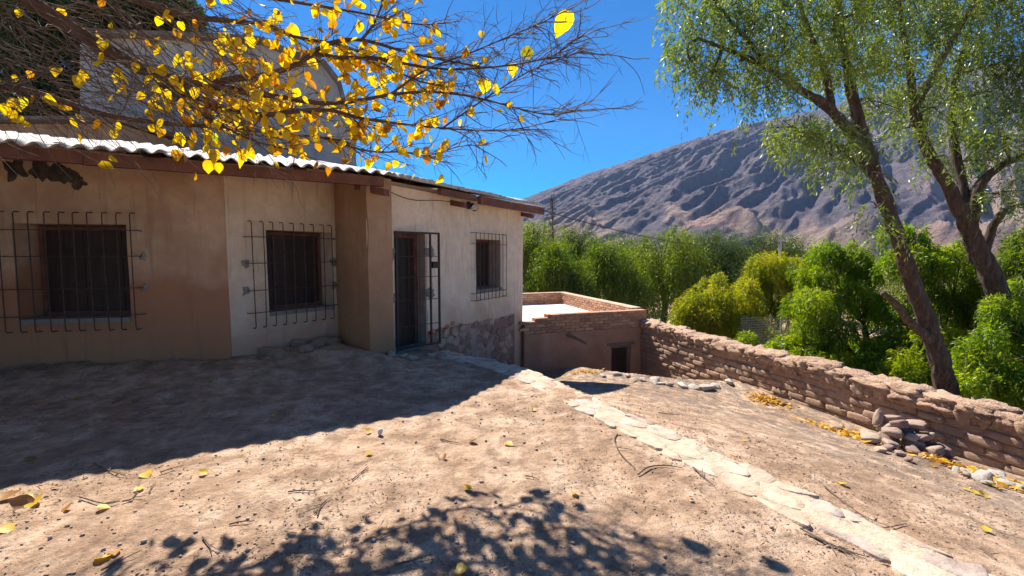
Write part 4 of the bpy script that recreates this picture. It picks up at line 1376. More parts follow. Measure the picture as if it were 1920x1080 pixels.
limA = [(A((1640, 325, 6.4), (1612, 235, 6.45), (1595, 160, 6.45), (1580, 90, 6.4), (1572, 10, 6.4), (1560, -60, 6.4)), [.09, .075, .06, .05, .035, .02]),
        (A((1560, 208, 6.2), (1548, 140, 6.2), (1525, 80, 6.2), (1500, 10, 6.2), (1490, -40, 6.2)), [.05, .04, .03, .024, .012]),
        (A((1440, 128, 6.0), (1405, 80, 6.0), (1370, 40, 6.0), (1330, -10, 6.0)), [.035, .028, .02, .01]),
        (A((1752, 640, 6.75), (1712, 610, 6.6), (1680, 572, 6.5), (1655, 548, 6.45)), [.07, .06, .05, .035]),
        (A((1648, 345, 6.45), (1590, 290, 6.2), (1545, 262, 6.05), (1500, 255, 6.0)), [.035, .025, .018, .01])]
pepper_tree('leaning rough-barked pepper tree arching left over the adobe wall', A(*TA), [.17, .145, .125, .112, .10, .092, .084, .075, .06, .047, .037, .028, .014], limA, clA, 1500, MT['pep'], .08, .019, 22, .52, tintb=.72, droop=.75)

TB = [(1925, 780, 7.6), (1910, 700, 7.6), (1890, 610, 7.6), (1858, 520, 7.5), (1828, 455, 7.5), (1806, 405, 7.45)]
limB = [(A((1812, 420, 7.45), (1775, 345, 7.4), (1738, 280, 7.3), (1714, 205, 7.2), (1705, 130, 7.1), (1692, 50, 7.0), (1680, -40, 7.0)), [.11, .09, .075, .062, .05, .036, .02]),
        (A((1815, 420, 7.5), (1808, 360, 7.6), (1792, 290, 7.7), (1786, 200, 7.8), (1800, 110, 7.9), (1830, 20, 8.0)), [.10, .075, .062, .05, .036, .02]),
        (A((1822, 430, 7.5), (1838, 350, 7.4), (1868, 318, 7.3), (1925, 285, 7.2), (1990, 240, 7.1)), [.085, .068, .055, .045, .03]),
        (A((1845, 480, 7.5), (1862, 425, 7.4), (1884, 392, 7.35)), [.07, .06, .045]),
        (A((1714, 205, 7.2), (1760, 120, 7.2), (1800, 50, 7.2), (1840, -20, 7.2)), [.06, .05, .04, .025])]
clB = [(at(x, y, Y), (r * .74, r * .74, r * .55)) for (x, y, Y, r) in [
    (1700, 60, 7.1, .6), (1720, 150, 7.0, .5), (1760, 40, 7.3, .65), (1760, 200, 7.2, .45), (1810, 100, 7.6, .65), (1850, 20, 7.6, .7), (1800, 250, 7.5, .45), (1860, 170, 7.4, .65), (1900, 90, 7.4, .7), (1890, 250, 7.0, .5), (1930, 190, 7.1, .6), (1840, 300, 7.6, .35), (1960, 300, 7.0, .5),
    (1740, -40, 7.3, .7), (1840, -60, 7.6, .8), (1960, -20, 7.2, .8), (1980, 100, 7.0, .7), (1700, 240, 7.1, .3), (1750, 300, 7.2, .22), (1880, 360, 7.1, .3), (1930, 380, 7.0, .3), (1660, 0, 7.0, .5)]]
pepper_tree('forked pepper tree with dense grey-green crown beyond the adobe wall', A(*TB), [.19, .17, .155, .14, .13, .11], limB, clB, 1650, MT['pep'], .08, .019, 22, .52, tintb=0.55, droop=.75)


# ------------------------------------------------------------------ shrubs and small trees behind the wall
def shrub(name, label, px, pyb, Y, clumps, nstr, mat, lsize, lwid, K, slen, ntr=4, tintb=.5, cat_='shrub', rtrunk=.05, group=None):
    b = at(px, pyb, Y); b[2] = gz1(b[0], b[1]) - 0.1
    root = thing(name, label, cat_, tuple(b), group)
    cl = []
    for (x, y, yy, r) in clumps:
        for q in range(4):
            rr = r * rng.uniform(.3, .62)
            cl.append((at(x, y, yy) + rng.normal(0, .42 * r, 3), (rr, rr, rr * rng.uniform(.6, 1.1))))
    m = MB()
    for i in range(ntr):
        c = cl[rng.integers(len(cl))][0]; c = b * .25 + c * .75
        limb(m, [b + rng.normal(0, .08, 3) * (1, 1, 0), (b * .5 + c * .5) + rng.normal(0, .12, 3), c], rtrunk, rtrunk * .25, 7, 5, 0.006)
    SK = np.array([v for v in m.V])
    sprout(m, SK, cl, 0.014)
    m.build('trunk', MT['bark'], root, True)
    parts = []
    nstr = int(nstr * 1.35)
    vol = np.array([r[0] ** 2 for _, r in cl]); vol /= vol.sum()
    for (c, r), w in zip(cl, vol):
        n = max(6, int(nstr * w))
        st, v = clump_starts(c, r, n, 0.2)
        out = v.copy(); out[:, 2] = np.abs(out[:, 2]) * .5; out = unit(out + rng.normal(0, .4, out.shape)) * .7
        t0 = np.clip(tintb + rng.normal(0, .14) + .2 * v[:, 2] + rng.normal(0, .1, n), 0, 1)  # lighter tint on clump tops, light from above painted into the leaves
        parts.append(strands(st, out, slen * rng.uniform(.5, 1.2, n), K, lsize, lwid, t0, droop=.8, spread=.6))
    V, F, T = cat(parts)
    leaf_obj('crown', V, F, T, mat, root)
    return root


shrub('shrub', 'feathery lime-green shrub just beyond the far end of the adobe wall', 1330, 640, 13.2,
      [(1285, 590, 13, .45), (1310, 560, 13, .55), (1420, 610, 12.8, .5), (1350, 545, 13.4, .5), (1350, 575, 13.2, .5), (1335, 610, 13, .5), (1385, 590, 13.4, .5), (1400, 560, 13.6, .5), (1290, 615, 12.8, .5), (1365, 625, 13, .6)], 2000, MT['pepy'], .10, .022, 16, .5, 5)
shrub('shrub', 'tall yellow-green feathery shrub behind the wire fence', 1450, 650, 14.2,
      [(1430, 500, 14, .5), (1460, 540, 14, .6), (1415, 550, 14.3, .5), (1480, 590, 14, .6), (1440, 610, 14, .6), (1490, 520, 14.2, .6), (1510, 640, 13.6, .6), (1400, 600, 14, .6), (1450, 490, 14.3, .45), (1520, 560, 14, .6), (1540, 510, 14.4, .5), (1395, 530, 14.3, .5)], 2700, MT['pepy'], .10, .022, 16, .5, 5, .6)
shrub('tree', 'bright green bushy tree with dark double trunk behind the adobe wall', 1620, 720, 10.2,
      [(1530, 500, 10.2, .5), (1570, 480, 10.3, .45), (1500, 560, 10.0, .5), (1540, 590, 10, .5), (1605, 510, 10.4, .45), (1590, 560, 10.0, .4), (1520, 640, 9.8, .5), (1560, 660, 9.6, .45), (1640, 560, 10.3, .4), (1620, 480, 10.5, .35), (1660, 640, 9.8, .4), (1600, 640, 10.4, .4), (1690, 580, 10.6, .45)],
      2600, MT['pepb'], .085, .020, 18, .45, 3, .55, 'tree', .17)
shrub('shrub', 'leafy green undergrowth between the two pepper trunks', 1780, 700, 8.8,
      [(1690, 440, 9.4, .35), (1720, 500, 9.2, .5), (1700, 560, 9.2, .5), (1780, 560, 9.0, .55), (1830, 600, 8.8, .5), (1740, 640, 8.8, .5), (1800, 660, 8.5, .5), (1690, 650, 9.0, .45), (1850, 540, 9.2, .5), (1760, 480, 9.4, .4), (1830, 500, 9.4, .35), (1650, 700, 8.8, .4)],
      2600, MT['pepb'], .085, .022, 18, .45, 6, .5)
shrub('shrub', 'low bright pinnate-leaved shrub leaning over the near part of the adobe wall', 1870, 760, 7.0,
      [(1850, 660, 6.9, .35), (1890, 700, 6.8, .4), (1920, 640, 7.0, .4), (1860, 710, 6.7, .28), (1950, 720, 6.6, .4), (1900, 590, 7.2, .4), (1960, 560, 7.4, .5), (1830, 690, 7.2, .25)], 1500, MT['pepb'], .075, .022, 18, .4, 4, .6)
shrub('shrub', 'thin green shrub in front of the forked trunk', 1900, 640, 8.6,
      [(1900, 480, 8.4, .4), (1880, 540, 8.5, .4), (1940, 500, 8.2, .4), (1950, 440, 8.2, .35)], 700, MT['mid'], .085, .02, 16, .45, 3, .5)


shrub('shrub', 'low green thicket filling the ground behind the middle of the adobe wall', 1620, 720, 8.9,
      [(1410, 640, 10.8, .28), (1455, 640, 10.4, .30), (1500, 640, 10.1, .32), (1540, 660, 9.7, .4), (1540, 690, 9.4, .4), (1590, 690, 9.0, .4), (1640, 690, 8.8, .4), (1690, 700, 8.4, .4), (1500, 670, 10.2, .4), (1720, 690, 8.6, .4), (1460, 660, 11.0, .45), (1660, 650, 9.2, .4)], 2200, MT['pepb'], .085, .024, 16, .4, 5, .6)
shrub('shrub', 'dense shaded thicket under the forked pepper tree', 1830, 720, 9.6,
      [(1780, 690, 9.6, .5), (1840, 680, 9.6, .5), (1900, 670, 9.6, .5), (1950, 620, 9.6, .6), (1860, 600, 10, .6), (1760, 620, 10, .5), (1700, 620, 10.4, .5)], 1500, MT['mid'], .09, .026, 16, .4, 5, .5)


# ------------------------------------------------------------------ dense trees down in the valley
def valley_tree(label, px, Y, top, rad, mat, n, tintb=.5, low=600, ragged=1.0, group='trees along the valley floor'):
    b = at(px, low, Y); gzv = gz1(b[0], b[1]); b[2] = gzv
    zt = at(px, top - 30, Y)[2]
    h = zt - gzv
    root = thing('pepper_tree', label, 'tree', tuple(b), group)
    m = MB(); limb(m, [b - (0, 0, .2), b + (.2, .1, h * .25), b + (-.1, .2, h * .55)], .22, .12, 8, 5, .02)
    cl = []
    for i in range(44):
        v = unit(rng.normal(0, 1, 3)); v[2] = abs(v[2]) * 1.0 - 0.15
        q = rng.uniform(.55, 1.0)
        c = b + np.array([v[0] * rad * q, v[1] * rad * q * .8, h * .50 + v[2] * h * .45 * q])
        r = rad * rng.uniform(.14, .36)
        c[2] = min(c[2], zt - r * .55 + rng.uniform(-.2, .15) * ragged)
        cl.append((c, (r, r, r * .7)))
    sprout(m, np.array(m.V), cl, .06)
    m.build('trunk', MT['bark'], root, True)
    parts = []
    for c, r in cl:
        k = n // len(cl)
        st, v = clump_starts(c, r, k, .3)
        out = v.copy(); out[:, 2] = np.abs(out[:, 2]) * .3; out = unit(out + rng.normal(0, .3, out.shape)) * .5
        t0 = np.clip(tintb + rng.normal(0, .13) + .25 * v[:, 2] + rng.normal(0, .1, k), 0, 1)  # leaflets coloured brighter on top of each clump, as if lit from above
        parts.append(strands(st, out, rad * .6 * rng.uniform(.5, 1.4, k), 20, .16, .042, t0, droop=1.6, jit=.05, spread=.6))
    V, F, T = cat(parts)
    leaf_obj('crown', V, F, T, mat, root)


for a in [('bright green weeping pepper tree rising just past the corner of the house', 1005, 24, 412, 2.3, MT['mid'], 1500, .7),
          ('dark rounded tree behind the weeping tree by the house corner', 1085, 36, 420, 2.7, MT['dark'], 1300, .6),
          ('olive weeping tree overhanging the white roof with brown-tinged foliage', 1035, 22, 455, 1.7, MT['mid'], 1300, .45),
          ('weeping pepper tree directly behind the brick parapet', 1140, 24, 452, 2.2, MT['mid'], 1600, .5),
          ('broad weeping pepper tree with yellowish top in the middle of the tree row', 1240, 26, 424, 3.0, MT['mid'], 2200, .6),
          ('dense dark pepper tree right of the yellowish one in the tree row', 1335, 28, 428, 3.0, MT['dark'], 2000, .55),
          ('dark green tree at the right end of the tree row by the utility pole', 1430, 31, 428, 3.0, MT['dark'], 1800, .75),
          ('far dark tree closing the gap in the back of the tree row', 1180, 40, 436, 3.0, MT['dark'], 1000, .6),
          ('far dark tree behind the pole and the yellow shrub', 1480, 38, 455, 2.5, MT['dark'], 900, .55),
          ('mid green tree in the shade behind the bright bushy tree', 1570, 34, 470, 2.6, MT['dark'], 900, .6),
          ('mid green valley tree seen between the pepper trunks', 1700, 36, 480, 3.4, MT['mid'], 1000, .5),
          ('pale valley tree seen right of the forked trunk', 1900, 34, 470, 3.4, MT['mid'], 1000, .5)]:
    valley_tree(*a)

# evergreen behind the left roof
eb = at(90, 300, 13.0); eb[2] = 0
root = thing('evergreen_tree', 'dark evergreen tree behind the shed above the left roof', 'tree', tuple(eb))
m = MB(); limb(m, [eb, eb + (.1, 0, 3), eb + (0, .1, 8.5)], .25, .06, 8, 5); m.build('trunk', MT['bark'], root, True)
parts = []
for (x, y, Y, r) in [(60, 40, 13, 1.4), (120, 120, 12.6, 1.1), (20, 130, 13, 1.2), (180, 50, 13.2, 1.2), (90, 180, 12.5, .8), (-40, 60, 13, 1.4), (240, 20, 13.2, 1.0), (150, -30, 13.5, 1.5), (30, -60, 13.5, 1.6), (320, 30, 13.6, .8)]:
    st, v = clump_starts(at(x, y, Y), (r, r, r), 700, .2)
    parts.append(strands(st, unit(v) * .5, .5 * rng.uniform(.5, 1.2, 700), 16, .15, .028, np.clip(.25 + rng.normal(0, .2, 700), 0, 1), droop=.6))
V, F, T = cat(parts); leaf_obj('crown', V, F, T, MT['dark'], root)

# out-of-view trees added at the left and behind to block sky light
def sky_blocking_tree(label, x, y, h, rad):
    b = np.array([x, y, gz1(x, y) - .1])
    root = thing('evergreen_tree', label, 'tree', tuple(b), 'unseen trees added to block sky light')
    m = MB(); limb(m, [b, b + (.1, 0, h * .4), b + (0, .1, h * .8)], .2, .06, 8, 5); m.build('trunk', MT['bark'], root, True)
    parts = []
    for i in range(16):
        v = unit(rng.normal(0, 1, 3)); q = rng.uniform(.3, .8)
        c = b + np.array([v[0] * rad * q, v[1] * rad * q, h * .55 + v[2] * h * .38 * q])
        st, v2 = clump_starts(c, (rad * .42, rad * .42, rad * .42), 110, .2)
        parts.append(strands(st, unit(v2) * .5, .6 * rng.uniform(.5, 1.2, 110), 14, .16, .04, np.clip(.4 + rng.normal(0, .2, 110), 0, 1), droop=.7))
    V, F, T = cat(parts); leaf_obj('crown', V, F, T, MT['dark'], root)


sky_blocking_tree('unseen dark evergreen tree added beside the left end of the house to block sky light', -9.6, 3.6, 6.5, 2.6)
sky_blocking_tree('unseen tall dark evergreen tree added at the left edge of the yard to block sky light', -8.6, 0.0, 7.0, 2.8)
sky_blocking_tree('unseen dark evergreen tree added in the back left corner of the yard to block sky light', -5.5, -3.2, 7.0, 2.8)

# bare poplar
pb = at(1037, 470, 70); pb[2] = gz1(pb[0], pb[1]); pt = at(1036, 374, 70)
root = thing('poplar_tree', 'slender bare poplar standing above the green tree row', 'tree', tuple(pb))
m = MB(); limb(m, [pb, (pb + pt) / 2 + (.1, 0, 0), pt], .22, .03, 6, 5); m.build('trunk', MT['bark'], root, True)
m = MB()
for i in range(110):
    u = rng.uniform(.35, .97); p = pb * (1 - u) + pt * u
    a_ = rng.uniform(0, 6.28); w = (1 - abs(u - .62) * 1.9) * .9
    e = p + np.array([math.cos(a_) * max(w, .1), math.sin(a_) * max(w, .1), rng.uniform(.8, 1.8)])
    limb(m, [p, (p + e) / 2 + (0, 0, -.1), e], .035, .012, 4, 2)
m.build('branches', MT['bark'], root)['kind'] = 'stuff'

# utility pole and the service cable to the house corner
ub = at(1463, 560, 27); ub[2] = gz1(ub[0], ub[1]); ut = at(1463, 448, 27)
root = thing('utility_pole', 'pale grey utility pole in front of the dark trees', 'pole', tuple(ub))
m = MB(); m.tube([ub, ut], [.11, .075], 10); m.build('post', MT['metal'], root)
m = MB(); m.tube([ut + (-.35, 0, -.25), ut + (.35, 0, -.25)], .04, 6); m.build('crossarm', MT['oldwood'], root)
ca = np.array(wpt(KINK, DB, 5.2, -.05, EZ - .1)); cb = ut + (0, 0, -.2)
m = MB(); m.tube([ca * (1 - u) + cb * u - np.array([0, 0, 0.55]) * (4 * u * (1 - u)) for u in np.linspace(0, 1, 24)], .013, 5)
tag(m.build('cable', MT['cable'], None), 'thin black service cable from the eave corner across the mountain', 'cable')

# wire fence beyond the wall
fa = at(1388, 640, 11.3); fb = at(1560, 668, 10.6)
f0 = np.array([fa[0], fa[1], gz1(fa[0], fa[1])]); f1 = np.array([fb[0], fb[1], gz1(fb[0], fb[1])])
root = thing('wire_fence', 'pale wire mesh fence among the shrubs behind the adobe wall', 'fence', tuple(f0))
FH = at(1388, 594, 11.3)[2]
for u in (.45, 1):
    p = f0 * (1 - u) + f1 * u; m = MB(); m.tube([p, (p[0], p[1], FH + .03)], .016, 8); m.build('post', MT['metal'], root)
m = MB()
for i in range(34):
    z = f0[2] + .05 + (FH - f0[2] - .05) * i / 33
    m.tube([(f0[0], f0[1], z), (f1[0], f1[1], z)], .0016, 3, False)
ll = np.linalg.norm(f1 - f0)
for i in range(int(ll / .06)):
    p = f0 + (f1 - f0) * i * .06 / ll
    m.tube([(p[0], p[1], p[2] + .05), (p[0], p[1], FH)], .0016, 3, False)
m.build('mesh', MT['metal'], root)['kind'] = 'stuff'
m = MB(); m.tube([(f0[0], f0[1], FH), (f1[0], f1[1], FH)], .004, 6); m.build('rail', MT['metal'], root)


# ------------------------------------------------------------------ autumn tree overhead
def broad_leaf(k, mat, curl=0.5):
    """heart-shaped leaf, stalk at the origin, hanging along -Z, about 1 long"""
    V = []; F = []
    prof_ = [(0.0, 0.02), (0.06, 0.25), (0.2, 0.40), (0.4, 0.42), (0.62, 0.32), (0.82, 0.16), (1.0, 0.0)]
    r = random.Random(k)
    cup = r.uniform(.15, .55) * curl; bend = r.uniform(-.25, .45) * curl; tw = r.uniform(-.5, .5) * curl
    for (u, w) in prof_:
        y0 = bend * u * u
        for s in (-1, 0, 1):
            x = s * w * r.uniform(.9, 1.08)
            y = y0 + cup * abs(x) + tw * x * u
            V.append((x, y, -u - (0.05 if s == 0 and u == 0 else 0) + (0.07 if s and u == 0.06 else 0)))
    for i in range(6):
        for j in (0, 1):
            a = i * 3 + j
            F.append((a, a + 1, a + 4, a + 3))
    me = mesh_from('leaf', V, F, mat, True)
    return me


YL = [broad_leaf(k, MT['leaf_y'], 0.8 + 0.14 * k) for k in range(10)]
tb = np.array([-5.6, 2.3, 0.0]); tb[2] = gz1(tb[0], tb[1]) - .1
tree = thing('mulberry_tree', 'autumn tree with big yellow leaves and bare twigs reaching over the roof', 'tree', tuple(tb))
wood_part('trunk', [tb, tb + (.05, .05, 1.2), tb + (.1, .2, 2.4), tb + (.4, .5, 3.2), at(-150, -110, 3.4)], [.2, .17, .15, .11, .075], tree, MT['bark'], 10, 5, .2)
BR_ = [
    ([(-150, -110, 3.4), (60, 5, 3.7), (170, 75, 3.9), (270, 130, 4.1), (330, 150, 4.2), (385, 160, 4.3)], .062, .046),
    ([(385, 160, 4.3), (440, 147, 4.4), (500, 140, 4.5), (560, 118, 4.6), (615, 82, 4.7), (678, 75, 4.8), (760, 97, 4.9), (830, 112, 5.0), (900, 125, 5.05)], .036, .008),
    ([(678, 75, 4.8), (700, 45, 4.85), (715, 10, 4.9), (722, -30, 4.95)], .016, .008),
    ([(590, 100, 4.65), (640, 108, 4.72), (700, 108, 4.8), (790, 125, 4.9), (850, 130, 5), (930, 125, 5.05), (1000, 115, 5.1), (1045, 100, 5.1), (1090, 62, 5.1)], .022, .003),
    ([(385, 160, 4.3), (450, 170, 4.4), (530, 183, 4.5), (600, 193, 4.6), (660, 190, 4.7), (730, 178, 4.8), (800, 172, 4.9), (880, 180, 5), (960, 200, 5.05), (1030, 215, 5.1), (1090, 205, 5.1)], .034, .003),
    ([(300, 140, 4.15), (370, 190, 4.2), (440, 210, 4.3), (500, 215, 4.4), (560, 208, 4.5), (620, 207, 4.6), (680, 222, 4.7), (750, 232, 4.8), (830, 240, 4.9), (920, 245, 5), (980, 240, 5.05), (1060, 220, 5.1)], .036, .003),
    ([(-160, 120, 3.5), (-60, 150, 3.7), (60, 172, 3.8), (200, 215, 4.0), (320, 232, 4.2), (420, 238, 4.3), (520, 250, 4.5), (610, 258, 4.6), (660, 270, 4.7)], .034, .008),
    ([(600, 257, 4.6), (690, 283, 4.8), (760, 285, 4.9), (800, 292, 4.95), (860, 275, 5), (920, 272, 5.05)], .012, .003),
    ([(60, -90, 3.9), (150, -40, 3.95), (330, 25, 4.3), (420, 38, 4.4), (500, 48, 4.5), (560, 70, 4.6), (640, 85, 4.75), (700, 110, 4.8), (780, 150, 4.9), (850, 165, 5.0)], .034, .006),
    ([(730, 178, 4.8), (800, 130, 4.85), (880, 100, 4.8), (950, 70, 4.75), (1010, 45, 4.6), (1065, 18, 4.5)], .012, .003),
    ([(830, 240, 4.9), (880, 205, 4.95), (940, 165, 5), (1000, 130, 5.05), (1060, 108, 5.1), (1095, 95, 5.1)], .010, .003),
    ([(200, -70, 4.1), (400, -20, 4.4), (560, 5, 4.7), (680, 25, 4.9), (780, 45, 5.0), (860, 40, 5.1)], .024, .004),
    ([(270, 130, 4.1), (330, 180, 4.15), (400, 225, 4.2), (470, 262, 4.3), (540, 280, 4.4)], .022, .005)]
allS = []
for (P, r0, r1) in BR_:
    pts = A(*[(x, y, min(Y_, 5.0 - max(x - 790, 0) * .0036)) for (x, y, Y_) in P])
    _, S = wood_part('branch', pts, np.linspace(r0 ** .7, r1 ** .7, len(pts)) ** (1 / .7), tree, MT['bark2'], 7, 6, .06)
    allS.append(S[:, :3])
# twigs
tw = MB(); tips = []


def twig(p, d, L, r, depth):
    n = 5
    P = [p]; dd = d.copy()
    for i in range(n):
        dd = unit(dd + rng.normal(0, .16, 3) + np.array([0, 0, -.02]))
        P.append(P[-1] + dd * L / n)
    tw.tube(P, np.linspace(r, r * .45, n + 1), 4, False)
    for q in P[1:]: tips.append(q)
    if depth > 0:
        for i in range(rng.integers(1, 4)):
            j = rng.integers(1, n)
            twig(P[j], unit(dd + rng.normal(0, .5, 3)), L * rng.uniform(.35, .7), r * .6, depth - 1)


RIGHT = np.array([1.0, 0.1, 0.0])
for S in allS:
    m_ = len(S)
    for i in range(2, m_ - 1):
        for q in range(2 if rng.random() < .25 else 1):
            d = unit(S[i] - S[i - 1])
            dd = unit(d + rng.normal(0, .42, 3) + np.array([.15, 0, 0]))
            twig(S[i], dd, rng.uniform(.18, .6), rng.uniform(.0035, .006), 2 if rng.random() < .5 else 1)
# extra long whippy twigs in the left part
for i in range(260):
    p = at(rng.uniform(-80, 420), rng.uniform(-40, 200), rng.uniform(3.5, 4.3))
    dd = unit(np.array([.75, .15, -.42]) + rng.normal(0, .22, 3))
    twig(p, dd, rng.uniform(.4, .9), rng.uniform(.003, .0055), 1)
tw.build('twigs', MT['twig'], tree)['kind'] = 'stuff'
tips = np.array(tips)


def pix(P):
    v = P - EYE
    y = v[:, 1] * math.cos(PITCH) - v[:, 2] * math.sin(PITCH); u = v[:, 1] * math.sin(PITCH) + v[:, 2] * math.cos(PITCH)
    return 960 + FPX * v[:, 0] / y, 540 - FPX * u / y


tx, ty = pix(tips)
# leaves stay thick in the middle of the crown and have mostly dropped from the outer twigs
wgt = np.exp(-((tx - 600) / 240) ** 2) * (0.35 + 0.65 * np.exp(-((ty - 140) / 130) ** 2)) + 0.10 * (tx < 420) + 0.012
wgt *= np.where(tx > 840, .25, 1.0) * (tx < 1000) * (ty > -160) * (ty < 330)
wgt /= wgt.sum()
sel = rng.choice(len(tips), 980, replace=False, p=wgt)


def leaf_rot():
    return (rng.normal(0, .45), rng.normal(0, .45), rng.uniform(0, 6.28))


for i in sel[:292]:
    s = rng.uniform(.07, .125)
    inst('leaf', YL[rng.integers(10)], tips[i], leaf_rot(), (s * rng.uniform(.5, 1), s * rng.uniform(.7, 1.6), s), tree)
# hand-placed conspicuous leaves
for (x, y, Y, s) in ((1068, 20, 4.5, .22), (990, 85, 4.9, .16), (962, 118, 5.0, .14), (915, 148, 5.0, .15), (800, 288, 4.95, .12), (400, 280, 4.35, .13), (392, 300, 4.35, .12), (408, 305, 4.35, .1)):
    inst('leaf', YL[rng.integers(10)], at(x, y, Y), (rng.normal(0, .15), rng.normal(0, .15), rng.uniform(-.6, .6)), (s, s, s), tree)


def leaf_mass(name, C, smin, smax, mat, parent):
    V = []; F = []; T = []
    src = [(np.array([v.co[:] for v in me.vertices]), np.array([p.vertices[:] for p in me.polygons])) for me in YL]
    k = 0
    for c in C:
        v, f = src[rng.integers(len(src))]
        M = np.array(Matrix.Rotation(rng.uniform(0, 6.28), 3, 'Z') @ Matrix.Rotation(rng.normal(0, .45), 3, 'Y') @ Matrix.Rotation(rng.normal(0, .45), 3, 'X'))
        V.append(c + (v * rng.uniform(smin, smax)) @ M.T); F.append(f + k); k += len(v)
        T.append(np.full(len(v), rng.random()))
    o = obj(name, np.concatenate(V), np.concatenate(F), mat, parent, True)
    a_ = o.data.attributes.new('tint', 'FLOAT', 'POINT'); a_.data.foreach_set('value', np.concatenate(T).astype(np.float32))
    o['kind'] = 'stuff'


leaf_mass('foliage', tips[sel[292:]], .06, .115, MT['leaf_ya'], tree)
# the rest of the crown, unseen overhead and left, added to block sky light
C = np.stack([rng.uniform(-8.5, -1.0, 2600), rng.uniform(0.6, 6.0, 2600), rng.uniform(3.6, 6.2, 2600)], -1)
cx_, cy_ = pix(C)
shx, shy = C[:, 0] - SUNV.x / SUNV.z * C[:, 2], C[:, 1] - SUNV.y / SUNV.z * C[:, 2]
leaf_mass('unseen_upper_foliage', C[((cy_ < -90) | (cx_ < -150)) & ((shy < 1.2) | (shx < -1.3 * shy))], .10, .16, MT['leaf_ya'], tree)

# ------------------------------------------------------------------ fallen leaves, twigs and litter
FLV = [broad_leaf(k + 30, MT['leaf_f'], 1.1) for k in range(8)]
for me in FLV:
    for v in me.vertices:
        v.co = Vector((v.co.x, -v.co.z - .5, v.co.y))


def fallen(px, py, s, z=0.0, label='single yellow leaf fallen on the bare yard earth', group='fallen leaves on the yard'):
    p = onz(px, py, z); g = gz1(p[0], p[1]); p = onz(px, py, g); g = gz1(p[0], p[1])
    s = s * .72
    o = inst('fallen_leaf', FLV[rng.integers(8)], (p[0], p[1], g + .012), (rng.normal(0, .2), rng.normal(0, .2), rng.uniform(0, 6.28)), (s, s, s))
    tag(o, label, 'leaf', group)


for (px, py, s) in ((275, 893, .13), (60, 862, .12), (148, 748, .12), (252, 752, .10), (220, 752, .1), (395, 703, .1), (690, 812, .08), (693, 853, .09), (888, 831, .1), (830, 862, .12), (955, 835, .11), (875, 918, .09), (1078, 930, .09),
                    (20, 935, .16), (40, 950, .16), (70, 945, .15), (15, 995, .13), (190, 1048, .12), (215, 1040, .1), (130, 955, .1), (865, 1075, .12), (262, 918, .09), (195, 955, .1), (510, 783, .09), (770, 690, .1), (1000, 770, .07), (380, 890, .09), (45, 938, .12)):
    if py < 815: fallen(px, py, s, 0, 'dull yellow leaf lying in the eave shadow', 'fallen leaves in the eave shadow')
    elif px < 60 and py < 960: fallen(px, py, s, 0, 'large yellow leaf in the cluster at the shadow edge', 'leaf cluster at the shadow edge')
    else: fallen(px, py, s)
for (px, py, s) in ((1580, 925, .10), (1572, 920, .08), (1845, 1008, .1), (1830, 925, .12), (1842, 930, .12), (1815, 918, .1), (1480, 815, .08), (1395, 838, .07)):
    fallen(px, py, s, -.5, 'yellow leaf fallen on the lower terrace', 'fallen leaves on the terrace')


def leaf_drift(name, label, cx, cy, rx, ry, rot, n, s):
    u = rng.normal(0, 1, (n, 2)) * (rx, ry)
    c, q = math.cos(rot), math.sin(rot)
    X = cx + u[:, 0] * c - u[:, 1] * q; Y = cy + u[:, 0] * q + u[:, 1] * c
    k = wall_side(X, Y) > .06; X = X[k]; Y = Y[k]; n = len(X)
    C = np.stack([X, Y, gz(X, Y) + .012 + .03 * rng.random(n)], -1)
    d = unit(np.concatenate([rng.normal(0, 1, (n, 2)), rng.normal(0, .35, (n, 1))], 1)); sd = unit(np.cross(d, np.array([0, 0, 1.0]) + rng.normal(0, .4, (n, 3))))
    V, F = leaf_quads(C - d * s / 2, d, sd, s * rng.uniform(.6, 1.2, n), s * .62 * rng.uniform(.6, 1.2, n))
    o = leaf_obj(name, V, F, rng.uniform(0, 1, n), MT['leaf_fa'], None)
    tag(o, label, 'leaves', kind='stuff')


p = onz(1600, 815, -.78); leaf_drift('leaf_litter', 'drift of orange and yellow leaves left of the stone pile', p[0], p[1], .30, .13, AANG, 330, .09)
p = onz(1790, 880, -.76); leaf_drift('leaf_litter', 'drift of yellow leaves right of the stone pile along the wall foot', p[0] - .06, p[1], .38, .08, AANG, 190, .09)
p = onz(1440, 742, -.82); leaf_drift('leaf_litter', 'small heap of orange leaves near the far wall foot', p[0], p[1], .16, .12, AANG, 160, .09)
p = onz(1890, 930, -.72); leaf_drift('leaf_litter', 'scattered yellow leaves among the grey terrace stones', p[0], p[1], .3, .12, AANG, 70, .09)
p = onz(1105, 694, -.95); leaf_drift('leaf_litter', 'few dry leaves by the edge of the sunken entry', p[0], p[1], .2, .1, .3, 60, .09)


def ground_twig(pts, r, label, group):
    P = []
    for (x, y) in pts:
        p = onz(x, y, 0); g = gz1(p[0], p[1]); p = onz(x, y, g)
        P.append((p[0], p[1], gz1(p[0], p[1]) + r + .004 + rng.uniform(0, .008)))
    S = spline(P, 4)
    m = MB(); m.tube(S, np.linspace(r, r * .5, len(S)), 5)
    if len(S) > 6 and r > .004:
        j = len(S) // 2; e = S[j] + np.array([rng.normal(0, .06), rng.normal(0, .06), .012]); m.tube([S[j], (S[j] + e) / 2, e], [r * .6, r * .5, r * .3], 4)
    tag(m.build('fallen_twig', MT['twig']), label, 'twig', group)


